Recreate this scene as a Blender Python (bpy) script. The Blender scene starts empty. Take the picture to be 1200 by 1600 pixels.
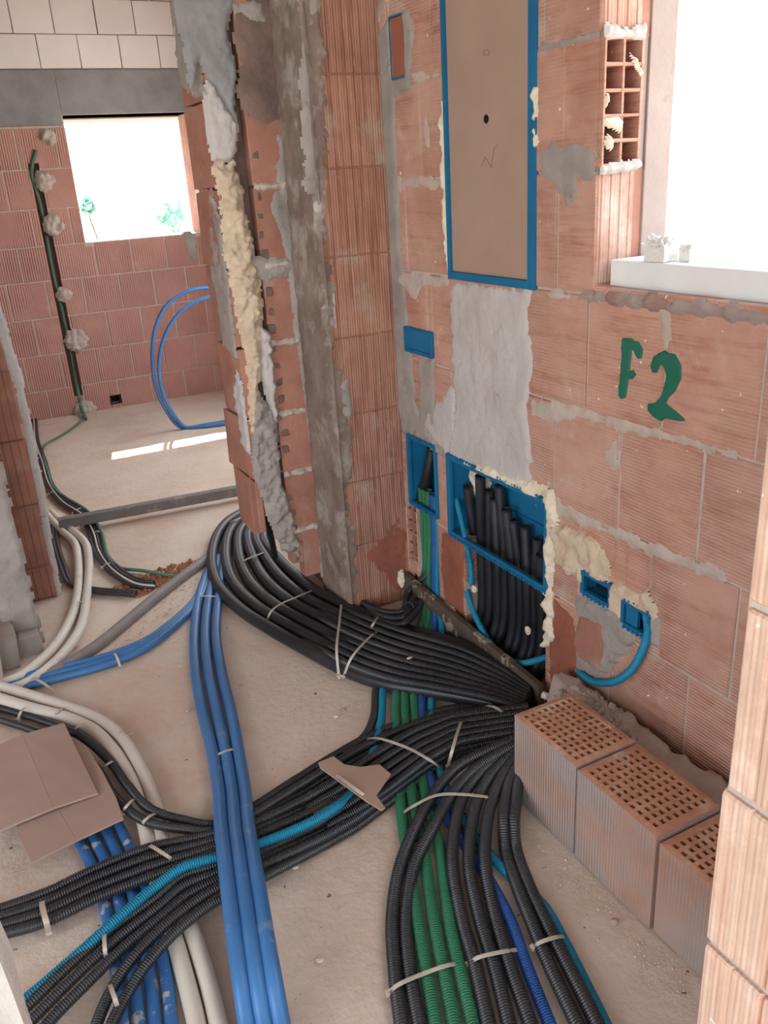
import bpy, bmesh, math, random
import numpy as np
from mathutils import Vector, Matrix, noise as mnoise
random.seed(7); rng = np.random.default_rng(7)
S = bpy.context.scene
COL = S.collection

# ------------------------------------------------------------------ camera
FPX, PITCH, ROLL, YAW, CH = 1320.92, .377308, -.0640442, .4590038, 1.5
c_, s_ = math.cos, math.sin
FW = Vector((s_(YAW)*c_(PITCH), c_(YAW)*c_(PITCH), -s_(PITCH)))
RT0 = Vector((c_(YAW), -s_(YAW), 0)); UP0 = RT0.cross(FW)
RT = RT0*c_(ROLL) + UP0*s_(ROLL); UPV = UP0*c_(ROLL) - RT0*s_(ROLL)
cd = bpy.data.cameras.new('camera'); cam = bpy.data.objects.new('camera', cd); COL.objects.link(cam)
cam.matrix_world = Matrix(((RT.x, UPV.x, -FW.x, 0), (RT.y, UPV.y, -FW.y, 0), (RT.z, UPV.z, -FW.z, CH), (0, 0, 0, 1)))
cd.sensor_fit = 'VERTICAL'; cd.sensor_height = 36; cd.lens = FPX/1600*36; cd.clip_start = .05; cd.clip_end = 200
S.camera = cam

# ------------------------------------------------------------------ world, sun, exposure
w = bpy.data.worlds.new('sky'); S.world = w; w.use_nodes = True
bg = w.node_tree.nodes['Background']; bg.inputs[0].default_value = (.90, .955, 1, 1); bg.inputs[1].default_value = 5.2
sd = bpy.data.lights.new('sun', 'SUN'); sd.energy = 22; sd.angle = .009; sd.color = (1, .95, .86)
sun = bpy.data.objects.new('sun', sd); COL.objects.link(sun)
sun.rotation_euler = Vector((-.21, -1, -1.0)).to_track_quat('-Z', 'Y').to_euler(); sun.location = (2, 9, 5)
S.view_settings.view_transform = 'Standard'; S.view_settings.look = 'None'
S.view_settings.exposure = 0.0; S.view_settings.gamma = 1
S.view_settings.use_curve_mapping = False
def portal(loc, rot, sx, sy):
    l = bpy.data.lights.new('portal', 'AREA'); l.shape = 'RECTANGLE'; l.size = sx; l.size_y = sy; l.cycles.is_portal = True
    o = bpy.data.objects.new('portal', l); o.location = loc; o.rotation_euler = rot; COL.objects.link(o)
portal((1.62, 1.05, 1.8), (0, math.pi/2, 0), 1.3, 1.2)
portal((1.44, 6.84, 1.6), (-math.pi/2, 0, 0), .95, .9)
portal((-.55, -2.42, 1.37), (math.pi/2, 0, 0), 4.0, 2.7)
portal((-2.62, -.3, 1.45), (0, -math.pi/2, 0), 2.4, 3.6)
portal((2.42, 4.5, 1.6), (0, math.pi/2, 0), 1.9, 2.4)

# ------------------------------------------------------------------ pixel -> place helpers
def ray(x, y): return FW + RT*((x-600)/FPX) - UPV*((y-800)/FPX)
def at(x, y, z=0.):                       # point seen at (x, y) lying at height z
    d = ray(x, y); t = (z-CH)/d.z; return Vector((d.x*t, d.y*t, z))
def atX(x, y, X): d = ray(x, y); t = X/d.x; return Vector((X, d.y*t, CH+d.z*t))
def atY(x, y, Y): d = ray(x, y); t = Y/d.y; return Vector((d.x*t, Y, CH+d.z*t))

# ------------------------------------------------------------------ materials
def lin(c): return tuple(((v/255)/12.92 if v/255 <= .04045 else ((v/255+.055)/1.055)**2.4) for v in c) + (1,)
def mat(name, base, alt=None, rough=.85, scale=6., stain=None, stain_scale=5., stain_lo=.56, stain_hi=.64, bump=.4,
        bump_scale=60., rib=None, rnd=0., spots=None, spot_scale=45., spot_lo=.70, metallic=0., spec=.3, dust=None, streak=None):
    m = bpy.data.materials.new(name); m.use_nodes = True; nt = m.node_tree; N = nt.nodes; L = nt.links
    b = N['Principled BSDF']; b.inputs['Roughness'].default_value = rough; b.inputs['Metallic'].default_value = metallic
    b.inputs['Specular IOR Level'].default_value = spec
    geo = N.new('ShaderNodeNewGeometry')
    def noise(sc, det=4, off=0, rough_=.6):
        n = N.new('ShaderNodeTexNoise'); n.inputs['Scale'].default_value = sc; n.inputs['Detail'].default_value = det
        n.inputs['Roughness'].default_value = rough_
        mp = N.new('ShaderNodeVectorMath'); mp.operation = 'ADD'; mp.inputs[1].default_value = (off, off*1.7, off*.6)
        L.new(geo.outputs['Position'], mp.inputs[0]); L.new(mp.outputs[0], n.inputs['Vector']); return n.outputs['Fac']
    def ramp(fac, lo, hi):
        r = N.new('ShaderNodeMapRange'); r.inputs['From Min'].default_value = lo; r.inputs['From Max'].default_value = hi
        L.new(fac, r.inputs['Value']); return r.outputs[0]
    def mix(f, a, c):
        x = N.new('ShaderNodeMix'); x.data_type = 'RGBA'
        if isinstance(f, float): x.inputs[0].default_value = f
        else: L.new(f, x.inputs[0])
        for s, v in ((6, a), (7, c)):
            if isinstance(v, tuple): x.inputs[s].default_value = v
            else: L.new(v, x.inputs[s])
        return x.outputs[2]
    col = lin(base)
    if alt: col = mix(ramp(noise(scale, 5), .35, .65), col, lin(alt))
    if streak:
        sv, scol, lo, hi = streak
        vm = N.new('ShaderNodeVectorMath'); vm.operation = 'MULTIPLY'; vm.inputs[1].default_value = sv; L.new(geo.outputs['Position'], vm.inputs[0])
        sn_ = N.new('ShaderNodeTexNoise'); sn_.inputs['Scale'].default_value = 1; sn_.inputs['Detail'].default_value = 6; sn_.inputs['Roughness'].default_value = .65
        L.new(vm.outputs[0], sn_.inputs['Vector']); col = mix(ramp(sn_.outputs['Fac'], lo, hi), col, lin(scol))
    if rnd:
        at_ = N.new('ShaderNodeAttribute'); at_.attribute_name = 'rnd'
        hs = N.new('ShaderNodeHueSaturation'); mr = N.new('ShaderNodeMapRange')
        mr.inputs['To Min'].default_value = 1-rnd; mr.inputs['To Max'].default_value = 1+rnd
        L.new(at_.outputs['Fac'], mr.inputs['Value']); L.new(mr.outputs[0], hs.inputs['Value'])
        if isinstance(col, tuple): hs.inputs['Color'].default_value = col
        else: L.new(col, hs.inputs['Color'])
        col = hs.outputs[0]
    if stain: col = mix(ramp(noise(stain_scale, 8, 3.3, .65), stain_lo, stain_hi), col, lin(stain))
    if dust: col = mix(ramp(noise(2.2, 6, 9.1, .7), .42, .75), col, lin(dust))
    if spots: col = mix(ramp(noise(spot_scale, 2, 5.1), spot_lo, spot_lo+.03), col, lin(spots))
    if isinstance(col, tuple): b.inputs['Base Color'].default_value = col
    else: L.new(col, b.inputs['Base Color'])
    h = noise(bump_scale, 5, 1.3)
    bp = N.new('ShaderNodeBump'); bp.inputs['Strength'].default_value = bump; bp.inputs['Distance'].default_value = .004
    L.new(h, bp.inputs['Height']); out = bp.outputs[0]
    if rib:
        ax, per, dep = rib
        sp = N.new('ShaderNodeSeparateXYZ'); L.new(geo.outputs['Position'], sp.inputs[0])
        ml = N.new('ShaderNodeMath'); ml.operation = 'MULTIPLY'; ml.inputs[1].default_value = 2*math.pi/per; L.new(sp.outputs[ax], ml.inputs[0])
        sn = N.new('ShaderNodeMath'); sn.operation = 'SINE'; L.new(ml.outputs[0], sn.inputs[0])
        if stain:      # ribs fill up where mortar is smeared over them
            iv = N.new('ShaderNodeMath'); iv.operation = 'MULTIPLY'; L.new(sn.outputs[0], iv.inputs[0])
            L.new(ramp(noise(4, 3, 12.), .62, .45), iv.inputs[1]); sn = iv
        b2 = N.new('ShaderNodeBump'); b2.inputs['Strength'].default_value = 1; b2.inputs['Distance'].default_value = dep
        L.new(sn.outputs[0], b2.inputs['Height']); L.new(out, b2.inputs['Normal']); out = b2.outputs[0]
    L.new(out, b.inputs['Normal'])
    return m
M = {}
M['brick_right'] = mat('brick_right', (188, 142, 124), (172, 126, 110), scale=7, stain=(196, 172, 158), stain_scale=6, stain_lo=.56, stain_hi=.72,
                       rib=('Z', .0085, .001), rnd=.08, streak=((5, 5, 42), (158, 104, 84), .5, .68), spots=(232, 222, 205), spot_lo=.73, dust=(194, 160, 144))
M['brick_back'] = mat('brick_back', (184, 138, 126), (170, 124, 114), scale=3, stain=(190, 156, 144), stain_lo=.6, stain_hi=.75, rib=('X', .016, .0016), rnd=.07)
M['brick_column'] = mat('brick_column', (172, 128, 108), (156, 112, 96), scale=9, stain=(170, 148, 132), stain_scale=7, stain_lo=.55, stain_hi=.7,
                        rib=('X', .006, .0003), rnd=.07, streak=((60, 9, 2.5), (136, 92, 76), .48, .62), spots=(225, 215, 200), spot_lo=.75)
M['brick_pier'] = mat('brick_pier', (204, 174, 154), (192, 160, 142), scale=7, stain=(226, 198, 184), stain_scale=5, stain_lo=.5, stain_hi=.68,
                      rib=('Y', .007, .0002), rnd=.05, streak=((9, 34, 2.2), (192, 146, 124), .48, .66), spots=(245, 235, 225), spot_lo=.74)
M['brick_plain'] = mat('brick_plain', (168, 120, 102), (150, 104, 90), scale=9, stain=(172, 140, 122), stain_lo=.58, stain_hi=.7, rnd=.1)
M['brick_reveal'] = mat('brick_reveal', (188, 146, 128), (174, 132, 116), scale=7, stain=(200, 176, 164), stain_scale=5, stain_lo=.5, stain_hi=.68)
M['brick_hollow'] = mat('brick_hollow', (196, 148, 122), (180, 128, 104), scale=20, stain=(200, 178, 162), stain_scale=16, stain_lo=.55, stain_hi=.7, bump=.5)
M['brick_floor'] = mat('brick_floor', (180, 142, 124), (164, 128, 112), scale=8, stain=(158, 146, 142), stain_scale=4, stain_lo=.36, stain_hi=.58, rib=('Y', .009, .0006), dust=(150, 136, 130))
M['brick_red'] = mat('brick_red', (150, 92, 72), (132, 80, 64), scale=14, bump=.5)
M['brick_pale'] = mat('brick_pale', (232, 222, 222), (224, 212, 212), scale=3, rnd=.03, bump=.3)
M['mortar'] = mat('mortar', (190, 175, 164), (174, 158, 148), scale=20, bump=.8)
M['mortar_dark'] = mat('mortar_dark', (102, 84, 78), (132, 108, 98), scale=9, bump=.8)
M['render'] = mat('cement_render', (160, 152, 146), (144, 135, 129), scale=9, stain=(130, 112, 102), stain_scale=11, stain_lo=.6, stain_hi=.72, bump=.7, bump_scale=90)
M['render_dirty'] = mat('dirty_render', (140, 124, 114), (118, 100, 90), scale=8, stain=(158, 148, 140), stain_scale=9, stain_lo=.5, stain_hi=.62, bump=.8, bump_scale=70)
M['plaster'] = mat('white_plaster', (190, 184, 182), (178, 170, 166), scale=6, stain=(160, 150, 144), stain_scale=14, stain_lo=.62, stain_hi=.7, bump=.8, bump_scale=55)
M['foam'] = mat('cream_foam', (204, 186, 162), (188, 166, 144), scale=20, bump=1, bump_scale=70, stain=(186, 140, 110), stain_scale=10, stain_lo=.6, stain_hi=.7)
M['foam_white'] = mat('pale_foam', (226, 216, 196), (206, 192, 170), scale=20, bump=1, bump_scale=80)
M['concrete'] = mat('concrete', (146, 144, 146), (128, 124, 125), scale=5, bump=.5)
M['floor'] = mat('screed', (214, 196, 182), (202, 180, 164), scale=2.5, stain=(196, 164, 144), stain_scale=1.7, stain_lo=.5, stain_hi=.75,
                 bump=1., bump_scale=35, spots=(140, 100, 80), spot_scale=38, spot_lo=.73, dust=(218, 204, 192))
M['white_wall'] = mat('light_wall', (206, 186, 172), bump=.3)
M['frame'] = mat('window_render', (158, 142, 136), (150, 134, 128), scale=6, bump=.5, stain=(146, 118, 108), stain_scale=7)
M['sill'] = mat('stone_sill', (228, 230, 230), (220, 222, 222), scale=8, rough=.5, bump=.1)
M['poly'] = mat('polystyrene', (226, 224, 220), rough=.9, bump=1, bump_scale=140)
M['board'] = mat('rough_white_board', (186, 184, 180), rough=.9, bump=.8, bump_scale=90)
M['black'] = mat('black_plastic', (30, 31, 37), (25, 26, 32), rough=.4, spec=.5, bump=.1, dust=(62, 61, 64))
M['black_corr'] = mat('black_corrugated', (40, 42, 48), (30, 32, 37), rough=.42, spec=.6, bump=.05, dust=(62, 62, 65))
M['blue'] = mat('blue_pipe', (56, 110, 168), (66, 120, 176), rough=.4, spec=.5, bump=.15, stain=(128, 150, 184), stain_scale=14, stain_lo=.6, stain_hi=.74)
M['blue_dirty'] = mat('mortar_spattered_blue_pipe', (50, 102, 166), (60, 112, 172), rough=.5, bump=.4, stain=(176, 174, 176), stain_scale=22, stain_lo=.57, stain_hi=.62)
M['blue_corr'] = mat('blue_corrugated', (46, 88, 160), (38, 76, 144), rough=.5, bump=.1)
M['teal'] = mat('teal_conduit', (26, 132, 166), (22, 118, 152), rough=.5, bump=.1)
M['green'] = mat('green_conduit', (46, 118, 84), (38, 104, 76), rough=.5, bump=.1, dust=(60, 122, 88))
M['green_far'] = mat('dull_green_conduit', (92, 124, 108), (78, 110, 94), rough=.5, bump=.1)
M['white_pipe'] = mat('white_pipe', (214, 208, 200), (206, 198, 188), rough=.45, bump=.2, stain=(182, 162, 144), stain_scale=9, stain_lo=.6, stain_hi=.72)
M['grey_pipe'] = mat('grey_pipe', (142, 132, 130), (124, 116, 114), rough=.5, bump=.3)
M['beam'] = mat('grey_steel', (122, 118, 116), (108, 102, 100), rough=.5, bump=.3, stain=(148, 134, 122), stain_scale=14)
M['tie'] = mat('nylon_tie', (196, 186, 174), (182, 170, 158), rough=.5, bump=.1)
M['box'] = mat('blue_box_plastic', (22, 106, 148), (18, 94, 134), rough=.55, bump=.15, stain=(120, 140, 150), stain_scale=30, stain_lo=.66, stain_hi=.72)
M['cover'] = mat('brown_cover', (166, 140, 124), (160, 134, 118), rough=.8, bump=.1)
M['cover_red'] = mat('brown_red_cover', (150, 92, 74), rough=.8, bump=.1)
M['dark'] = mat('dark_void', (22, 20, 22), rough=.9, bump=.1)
M['card'] = mat('cardboard', (166, 140, 130), (158, 132, 122), rough=.85, bump=.15, bump_scale=20)
M['bar'] = mat('wooden_straightedge', (96, 82, 72), (82, 70, 62), scale=30, stain=(160, 146, 134), stain_scale=11, stain_lo=.55, stain_hi=.57, bump=.5)
M['paint'] = mat('green_paint', (22, 92, 74), (34, 104, 84), rough=.6, bump=.3)
M['pencil'] = mat('pencil_line', (120, 100, 88), rough=.9)
M['leaf'] = mat('leaves', (120, 165, 150), (140, 180, 165), rough=.8)  # paled beyond real foliage; outdoor haze is mixed into the colour
M['ground'] = mat('outdoor_ground', (200, 190, 175), (180, 176, 150), scale=.4)
M['bucket'] = mat('white_bucket', (196, 190, 182), rough=.5, bump=.2)
M['rust'] = mat('rust_earth', (150, 96, 66), (170, 120, 90), scale=30, bump=1, bump_scale=60)

# ------------------------------------------------------------------ object helpers
def tag(o, label=None, cat=None, group=None, kind=None):
    if label: o['label'] = label
    if cat: o['category'] = cat
    if group: o['group'] = group
    if kind: o['kind'] = kind
    return o
def mesh(name, V, Fs, m, parent=None, smooth=False, rnd=None):
    me = bpy.data.meshes.new(name); me.from_pydata([tuple(v) for v in V], [], Fs); me.materials.append(M[m] if isinstance(m, str) else m)
    if rnd is not None:
        a = me.attributes.new('rnd', 'FLOAT', 'FACE'); a.data.foreach_set('value', np.array(rnd, dtype=np.float32))
    if smooth: me.polygons.foreach_set('use_smooth', [True]*len(me.polygons))
    me.update(); o = bpy.data.objects.new(name, me); COL.objects.link(o)
    if parent: o.parent = parent; o.matrix_parent_inverse = parent.matrix_world.inverted()
    return o
def empty(name, loc):
    o = bpy.data.objects.new(name, None); o.location = loc; o.matrix_world = Matrix.Translation(loc); o.empty_display_size = .05; COL.objects.link(o); return o
class MB:
    def __init__(s): s.v = []; s.f = []; s.r = []
    def add(s, V, Fs, r=.5):
        n = len(s.v); s.v += [tuple(v) for v in V]; s.f += [tuple(i+n for i in f) for f in Fs]; s.r += [r]*len(Fs)
    def box(s, a, b, r=.5, j=0):
        x0, x1 = sorted((a[0], b[0])); y0, y1 = sorted((a[1], b[1])); z0, z1 = sorted((a[2], b[2]))
        V = [(x, y, z) for x in (x0, x1) for y in (y0, y1) for z in (z0, z1)]
        if j: V = [tuple(c+random.uniform(-j, j) for c in v) for v in V]
        s.add(V, [(0, 1, 3, 2), (4, 6, 7, 5), (0, 4, 5, 1), (2, 3, 7, 6), (0, 2, 6, 4), (1, 5, 7, 3)], r)
    def build(s, name, m, parent=None, bevel=0, smooth=False):
        o = mesh(name, s.v, s.f, m, parent, smooth, s.r)
        if bevel:
            md = o.modifiers.new('bevel', 'BEVEL'); md.width = bevel; md.segments = 2; md.limit_method = 'ANGLE'
        return o
def to3(pl, u, v, h):                      # pl = (axis, position): h grows towards the room (-x or -y), or up for Z
    a, p = pl
    if a == 'X': return (p-h, u, v)
    if a == 'Y': return (u, p-h, v)
    return (u, v, p+h)
def subtract(r, holes):
    out = [r]
    for (a0, a1, b0, b1) in holes:
        nx = []
        for (u0, u1, v0, v1) in out:
            if a1 <= u0 or a0 >= u1 or b1 <= v0 or b0 >= v1: nx.append((u0, u1, v0, v1)); continue
            if a0 > u0: nx.append((u0, a0, v0, v1))
            if a1 < u1: nx.append((a1, u1, v0, v1))
            m0, m1 = max(u0, a0), min(u1, a1)
            if b0 > v0: nx.append((m0, m1, v0, b0))
            if b1 < v1: nx.append((m0, m1, b1, v1))
        out = nx
    return [q for q in out if q[1]-q[0] > .004 and q[3]-q[2] > .004]
def brick_panel(mb, pl, u0, u1, zs, step, offs, depth, holes=(), gap=.006, jit=.001, prof=None):
    for k in range(len(zs)-1):
        o = offs[k % len(offs)]; n0 = math.floor((u0-o)/step)
        j = [o+step*(n0+i)+random.uniform(-.006, .006) for i in range(int((u1-u0)/step)+3)]
        for a, b in zip(j[:-1], j[1:]):
            a_, b_ = max(a+gap/2, u0), min(b-gap/2, u1)
            if b_-a_ < .01: continue
            r = random.random(); pr = random.uniform(-.0015, .0015)
            for (p, q, s, t) in subtract((a_, b_, zs[k]+gap/2, zs[k+1]-gap/2), holes):
                if prof is None:
                    V = [to3(pl, p, s, pr), to3(pl, q, s, pr), to3(pl, q, t, pr), to3(pl, p, t, pr),
                         to3(pl, p, s, -depth), to3(pl, q, s, -depth), to3(pl, q, t, -depth), to3(pl, p, t, -depth)]
                    bv = .003
                    V = [to3(pl, p+bv, s+bv, pr), to3(pl, q-bv, s+bv, pr), to3(pl, q-bv, t-bv, pr), to3(pl, p+bv, t-bv, pr),
                         to3(pl, p, s, pr-bv), to3(pl, q, s, pr-bv), to3(pl, q, t, pr-bv), to3(pl, p, t, pr-bv)] + V[4:]
                    V = [tuple(c+random.uniform(-jit, jit) for c in v) for v in V[:8]] + V[8:]
                    mb.add(V, [(0, 1, 2, 3), (0, 4, 5, 1), (1, 5, 6, 2), (2, 6, 7, 3), (3, 7, 4, 0),
                               (4, 8, 9, 5), (5, 9, 10, 6), (6, 10, 11, 7), (7, 11, 8, 4)], r)
                else:
                    us = np.arange(p, q, .002); us = np.append(us, q) if q-us[-1] > 1e-4 else us
                    hs = [pr+prof(x)-(.004 if (x-p < .003 or q-x < .003) else 0) for x in us]; n = len(us)
                    cr = .003
                    V = [to3(pl, x, s, h-cr) for x, h in zip(us, hs)] + [to3(pl, x, s+cr, h) for x, h in zip(us, hs)] + \
                        [to3(pl, x, t-cr, h) for x, h in zip(us, hs)] + [to3(pl, x, t, h-cr) for x, h in zip(us, hs)] + \
                        [to3(pl, p, s, -depth), to3(pl, q, s, -depth), to3(pl, q, t, -depth), to3(pl, p, t, -depth)]
                    Fs = [(k2*n+i, k2*n+i+1, (k2+1)*n+i+1, (k2+1)*n+i) for k2 in range(3) for i in range(n-1)]
                    b0 = 4*n
                    Fs += [tuple(range(n-1, -1, -1))+(b0, b0+1), tuple(range(3*n, 4*n))+(b0+2, b0+3),
                           (0, n, 2*n, 3*n, b0+3, b0), (n-1, b0+1, b0+2, 4*n-1, 3*n-1, 2*n-1)]
                    mb.add(V, Fs, r)
def mortar_panel(mb, pl, u0, u1, v0, v1, rec, depth, holes=()):
    for (p, q, s, t) in subtract((u0, u1, v0, v1), holes):
        a = to3(pl, p, s, -rec); b = to3(pl, q, t, -depth); mb.box(a, b)

def in_poly(P, X, Y):
    P = np.array(P); n = len(P); ins = np.zeros(X.shape, bool); dist = np.full(X.shape, 1e9)
    for i in range(n):
        x0, y0 = P[i]; x1, y1 = P[(i+1) % n]
        if y0 != y1:
            c = ((y0 > Y) != (y1 > Y)) & (X < (x1-x0)*(Y-y0)/(y1-y0)+x0); ins ^= c
        dx, dy = x1-x0, y1-y0; L2 = dx*dx+dy*dy+1e-12
        t = np.clip(((X-x0)*dx+(Y-y0)*dy)/L2, 0, 1); dist = np.minimum(dist, np.hypot(X-x0-t*dx, Y-y0-t*dy))
    return ins, dist
def patch(name, pl, poly, m, parent=None, thick=.006, cell=.007, edge=.012, rough=.25, wob=.01, holes=(), label=None, base=-.002):
    """a lump of render or foam spread over the plane pl inside the ragged outline poly (u, v)"""
    P = np.array(poly); lo = P.min(0)-.02; hi = P.max(0)+.02
    nu, nv = int((hi[0]-lo[0])/cell)+2, int((hi[1]-lo[1])/cell)+2
    U, Vv = np.meshgrid(lo[0]+np.arange(nu)*cell, lo[1]+np.arange(nv)*cell, indexing='ij')
    NZ = np.array([[mnoise.noise((u*28, v*28, thick*900)) + .6*mnoise.noise((u*70, v*70, 4)) for v in Vv[0]] for u in U[:, 0]])
    ins, d = in_poly(poly, U, Vv); sd_ = np.where(ins, d, -d) + NZ*wob
    H = base + (thick-base)*np.clip(sd_/edge, 0, 1)**.7 * (1+rough*NZ)
    H += NZ*thick*rough*.5*(sd_ > 0)
    keep = sd_ > 0
    for (a0, a1, b0, b1) in holes: keep &= ~((U > a0) & (U < a1) & (Vv > b0) & (Vv < b1))
    KI = keep.astype(int); idx = {}; V = []; Fs = []
    def vid(i, j):
        k = (i, j)
        if k not in idx:
            idx[k] = len(V); h = H[i, j] if keep[i, j] else base
            V.append(to3(pl, U[i, j]+NZ[i, j]*cell*.3, Vv[i, j]+NZ[i, j-1]*cell*.3, h))
        return idx[k]
    for i in range(nu-1):
        for j in range(nv-1):
            if KI[i, j]+KI[i+1, j]+keep[i, j+1]+keep[i+1, j+1] >= 2: Fs.append((vid(i, j), vid(i+1, j), vid(i+1, j+1), vid(i, j+1)))
    if not Fs: print('EMPTY PATCH', name, sd_.max()); return None
    o = mesh(name, V, Fs, m, parent, True)
    if label: o['label'] = label
    return o
def uv(pl, pts):                            # photo outline -> coordinates on a wall plane
    out = []
    for x, y in pts:
        if pl[0] == 'X': p = atX(x, y, pl[1]); out.append((p.y, p.z))
        elif pl[0] == 'Y': p = atY(x, y, pl[1]); out.append((p.x, p.z))
        else: p = at(x, y, pl[1]); out.append((p.x, p.y))
    return out

def spline(P, step):
    P = [np.array(p, float) for p in P]; P = [2*P[0]-P[1]]+P+[2*P[-1]-P[-2]]; out = []
    for i in range(1, len(P)-2):
        p0, p1, p2, p3 = P[i-1:i+3]
        # centripetal Catmull-Rom
        t0 = 0; t1 = t0+max(np.linalg.norm(p1-p0), 1e-4)**.5; t2 = t1+max(np.linalg.norm(p2-p1), 1e-4)**.5; t3 = t2+max(np.linalg.norm(p3-p2), 1e-4)**.5
        for t in np.linspace(t1, t2, 24, endpoint=False):
            a1 = (t1-t)/(t1-t0)*p0+(t-t0)/(t1-t0)*p1; a2 = (t2-t)/(t2-t1)*p1+(t-t1)/(t2-t1)*p2; a3 = (t3-t)/(t3-t2)*p2+(t-t2)/(t3-t2)*p3
            b1 = (t2-t)/(t2-t0)*a1+(t-t0)/(t2-t0)*a2; b2 = (t3-t)/(t3-t1)*a2+(t-t1)/(t3-t1)*a3
            out.append((t2-t)/(t2-t1)*b1+(t-t1)/(t2-t1)*b2)
    out.append(P[-2]); out = np.array(out)
    d = np.r_[0, np.cumsum(np.linalg.norm(np.diff(out, axis=0), axis=1))]
    n = max(2, int(d[-1]/step)); s = np.linspace(0, d[-1], n+1)
    return np.stack([np.interp(s, d, out[:, k]) for k in range(3)], 1)
def tube_geo(P, r, corr=0, sides=12, step=.012, hollow=True):
    if corr:
        C = spline(P, corr/4); k = np.arange(len(C)) % 4; R = np.where(k < 2, r, r*.78)
    else:
        C = spline(P, step); R = np.full(len(C), r)
    T = np.gradient(C, axis=0); T /= np.linalg.norm(T, axis=1)[:, None]+1e-9
    n0 = np.cross(T[0], (0, 0, 1.)); n0 = n0 if np.linalg.norm(n0) > .1 else np.cross(T[0], (0, 1., 0)); n0 /= np.linalg.norm(n0)
    Ns = [n0]
    for i in range(1, len(C)):
        n = Ns[-1]-T[i]*np.dot(Ns[-1], T[i]); Ns.append(n/(np.linalg.norm(n)+1e-9))
    Ns = np.array(Ns); B = np.cross(T, Ns); a = np.linspace(0, 2*math.pi, sides, endpoint=False)
    V = C[:, None, :]+R[:, None, None]*(np.cos(a)[None, :, None]*Ns[:, None, :]+np.sin(a)[None, :, None]*B[:, None, :])
    V = V.reshape(-1, 3); n = len(C)
    i = np.arange(n-1)[:, None]*sides; j = np.arange(sides)[None, :]; j2 = (j+1) % sides
    Fq = np.stack([i+j, i+j2, i+sides+j2, i+sides+j], -1).reshape(-1, 4).tolist()
    V = V.tolist()
    for e in (0, n-1):                      # a recessed mouth at both ends
        b0 = len(V); base = e*sides
        tdir = T[e]*(r*.8 if e == 0 else -r*.8)
        V += (C[e]+.78*R[e]*(np.cos(a)[:, None]*Ns[e]+np.sin(a)[:, None]*B[e])).tolist()
        V += (C[e]+tdir+.78*R[e]*(np.cos(a)[:, None]*Ns[e]+np.sin(a)[:, None]*B[e])).tolist()
        for q in range(sides):
            p = (q+1) % sides; Fq.append([base+q, base+p, b0+p, b0+q]); Fq.append([b0+q, b0+p, b0+sides+p, b0+sides+q])
        Fq.append([b0+sides+q for q in range(sides)])
    return V, Fq
def tube(name, P, r, m, corr=0, label=None, cat='pipe', group=None, parent=None, sides=12):
    e = Vector(P[-1]); f_ = e-Vector((0, 0, CH)); dz = f_.dot(FW)
    if e.z < .12 and dz > 0:                 # runs on beyond what the view takes in
        x_, y_ = 600+FPX*f_.dot(RT)/dz, 800-FPX*f_.dot(UPV)/dz
        if y_ > 1595 or (x_ < -5 and y_ > 1092):
            d_ = e-Vector(P[-2]); d_.z = 0; d_.x = min(d_.x, 0) if e.x > .45 else d_.x; d_.y = min(d_.y, 0) if e.y > 2 else d_.y; d_.normalize(); P = list(P)+[e+d_*.25, e+d_*.55]
    V, Fq = tube_geo(P, r, corr, sides)
    o = mesh(name, V, Fq, m, parent, True)
    if corr and False: pass
    if label: tag(o, label, cat, group)
    return o
def pix(pts, z):                            # photo track -> points lying at height z above the floor (z number or list)
    zs = z if isinstance(z, (list, tuple)) else [z]*len(pts)
    return [at(x, y, h) for (x, y), h in zip(pts, zs)]
def lerp(a, b, t): return a+(b-a)*t
def between(A, B, t):
    def rs(P, n=14):
        P = np.array(P, float); d = np.r_[0, np.cumsum(np.hypot(*np.diff(P, axis=0).T))]; s = np.linspace(0, d[-1], n)
        return np.stack([np.interp(s, d, P[:, 0]), np.interp(s, d, P[:, 1])], 1)
    return [tuple(p) for p in (rs(A)*(1-t)+rs(B)*t)]
ORD = ['first', 'second', 'third', 'fourth', 'fifth', 'sixth', 'seventh', 'eighth', 'ninth', 'tenth', 'eleventh', 'twelfth', 'thirteenth']

# =================================================================== THE SETTING
WX = 1.35                                   # face of the right wall
def struct(o): o['kind'] = 'structure'; return o
# ---- floor: rough screed
def floor_mesh():
    st = .03; xs = np.arange(-2.6, 2.4, st); ys = np.arange(-2.5, 6.95, st); V = []
    for x in xs:
        for y in ys:
            V.append((x, y, .0035*mnoise.noise((x*3, y*3, 0))+.0022*mnoise.noise((x*14, y*14, 2))-.0035))
    ny = len(ys); Fs = [(i*ny+j, (i+1)*ny+j, (i+1)*ny+j+1, i*ny+j+1) for i in range(len(xs)-1) for j in range(ny-1)]
    return mesh('floor', V, Fs, 'floor', None, True)
struct(floor_mesh())
mb = MB(); mb.box((-2.6, -2.5, 2.75), (1.56, 3.0, 2.95)); mb.box((-2.6, 3.0, 2.95), (2.4, 6.9, 3.1)); mb.box((-2.6, 2.95, 2.75), (2.4, 3.05, 3.1))
struct(mb.build('ceiling', 'concrete'))

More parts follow.
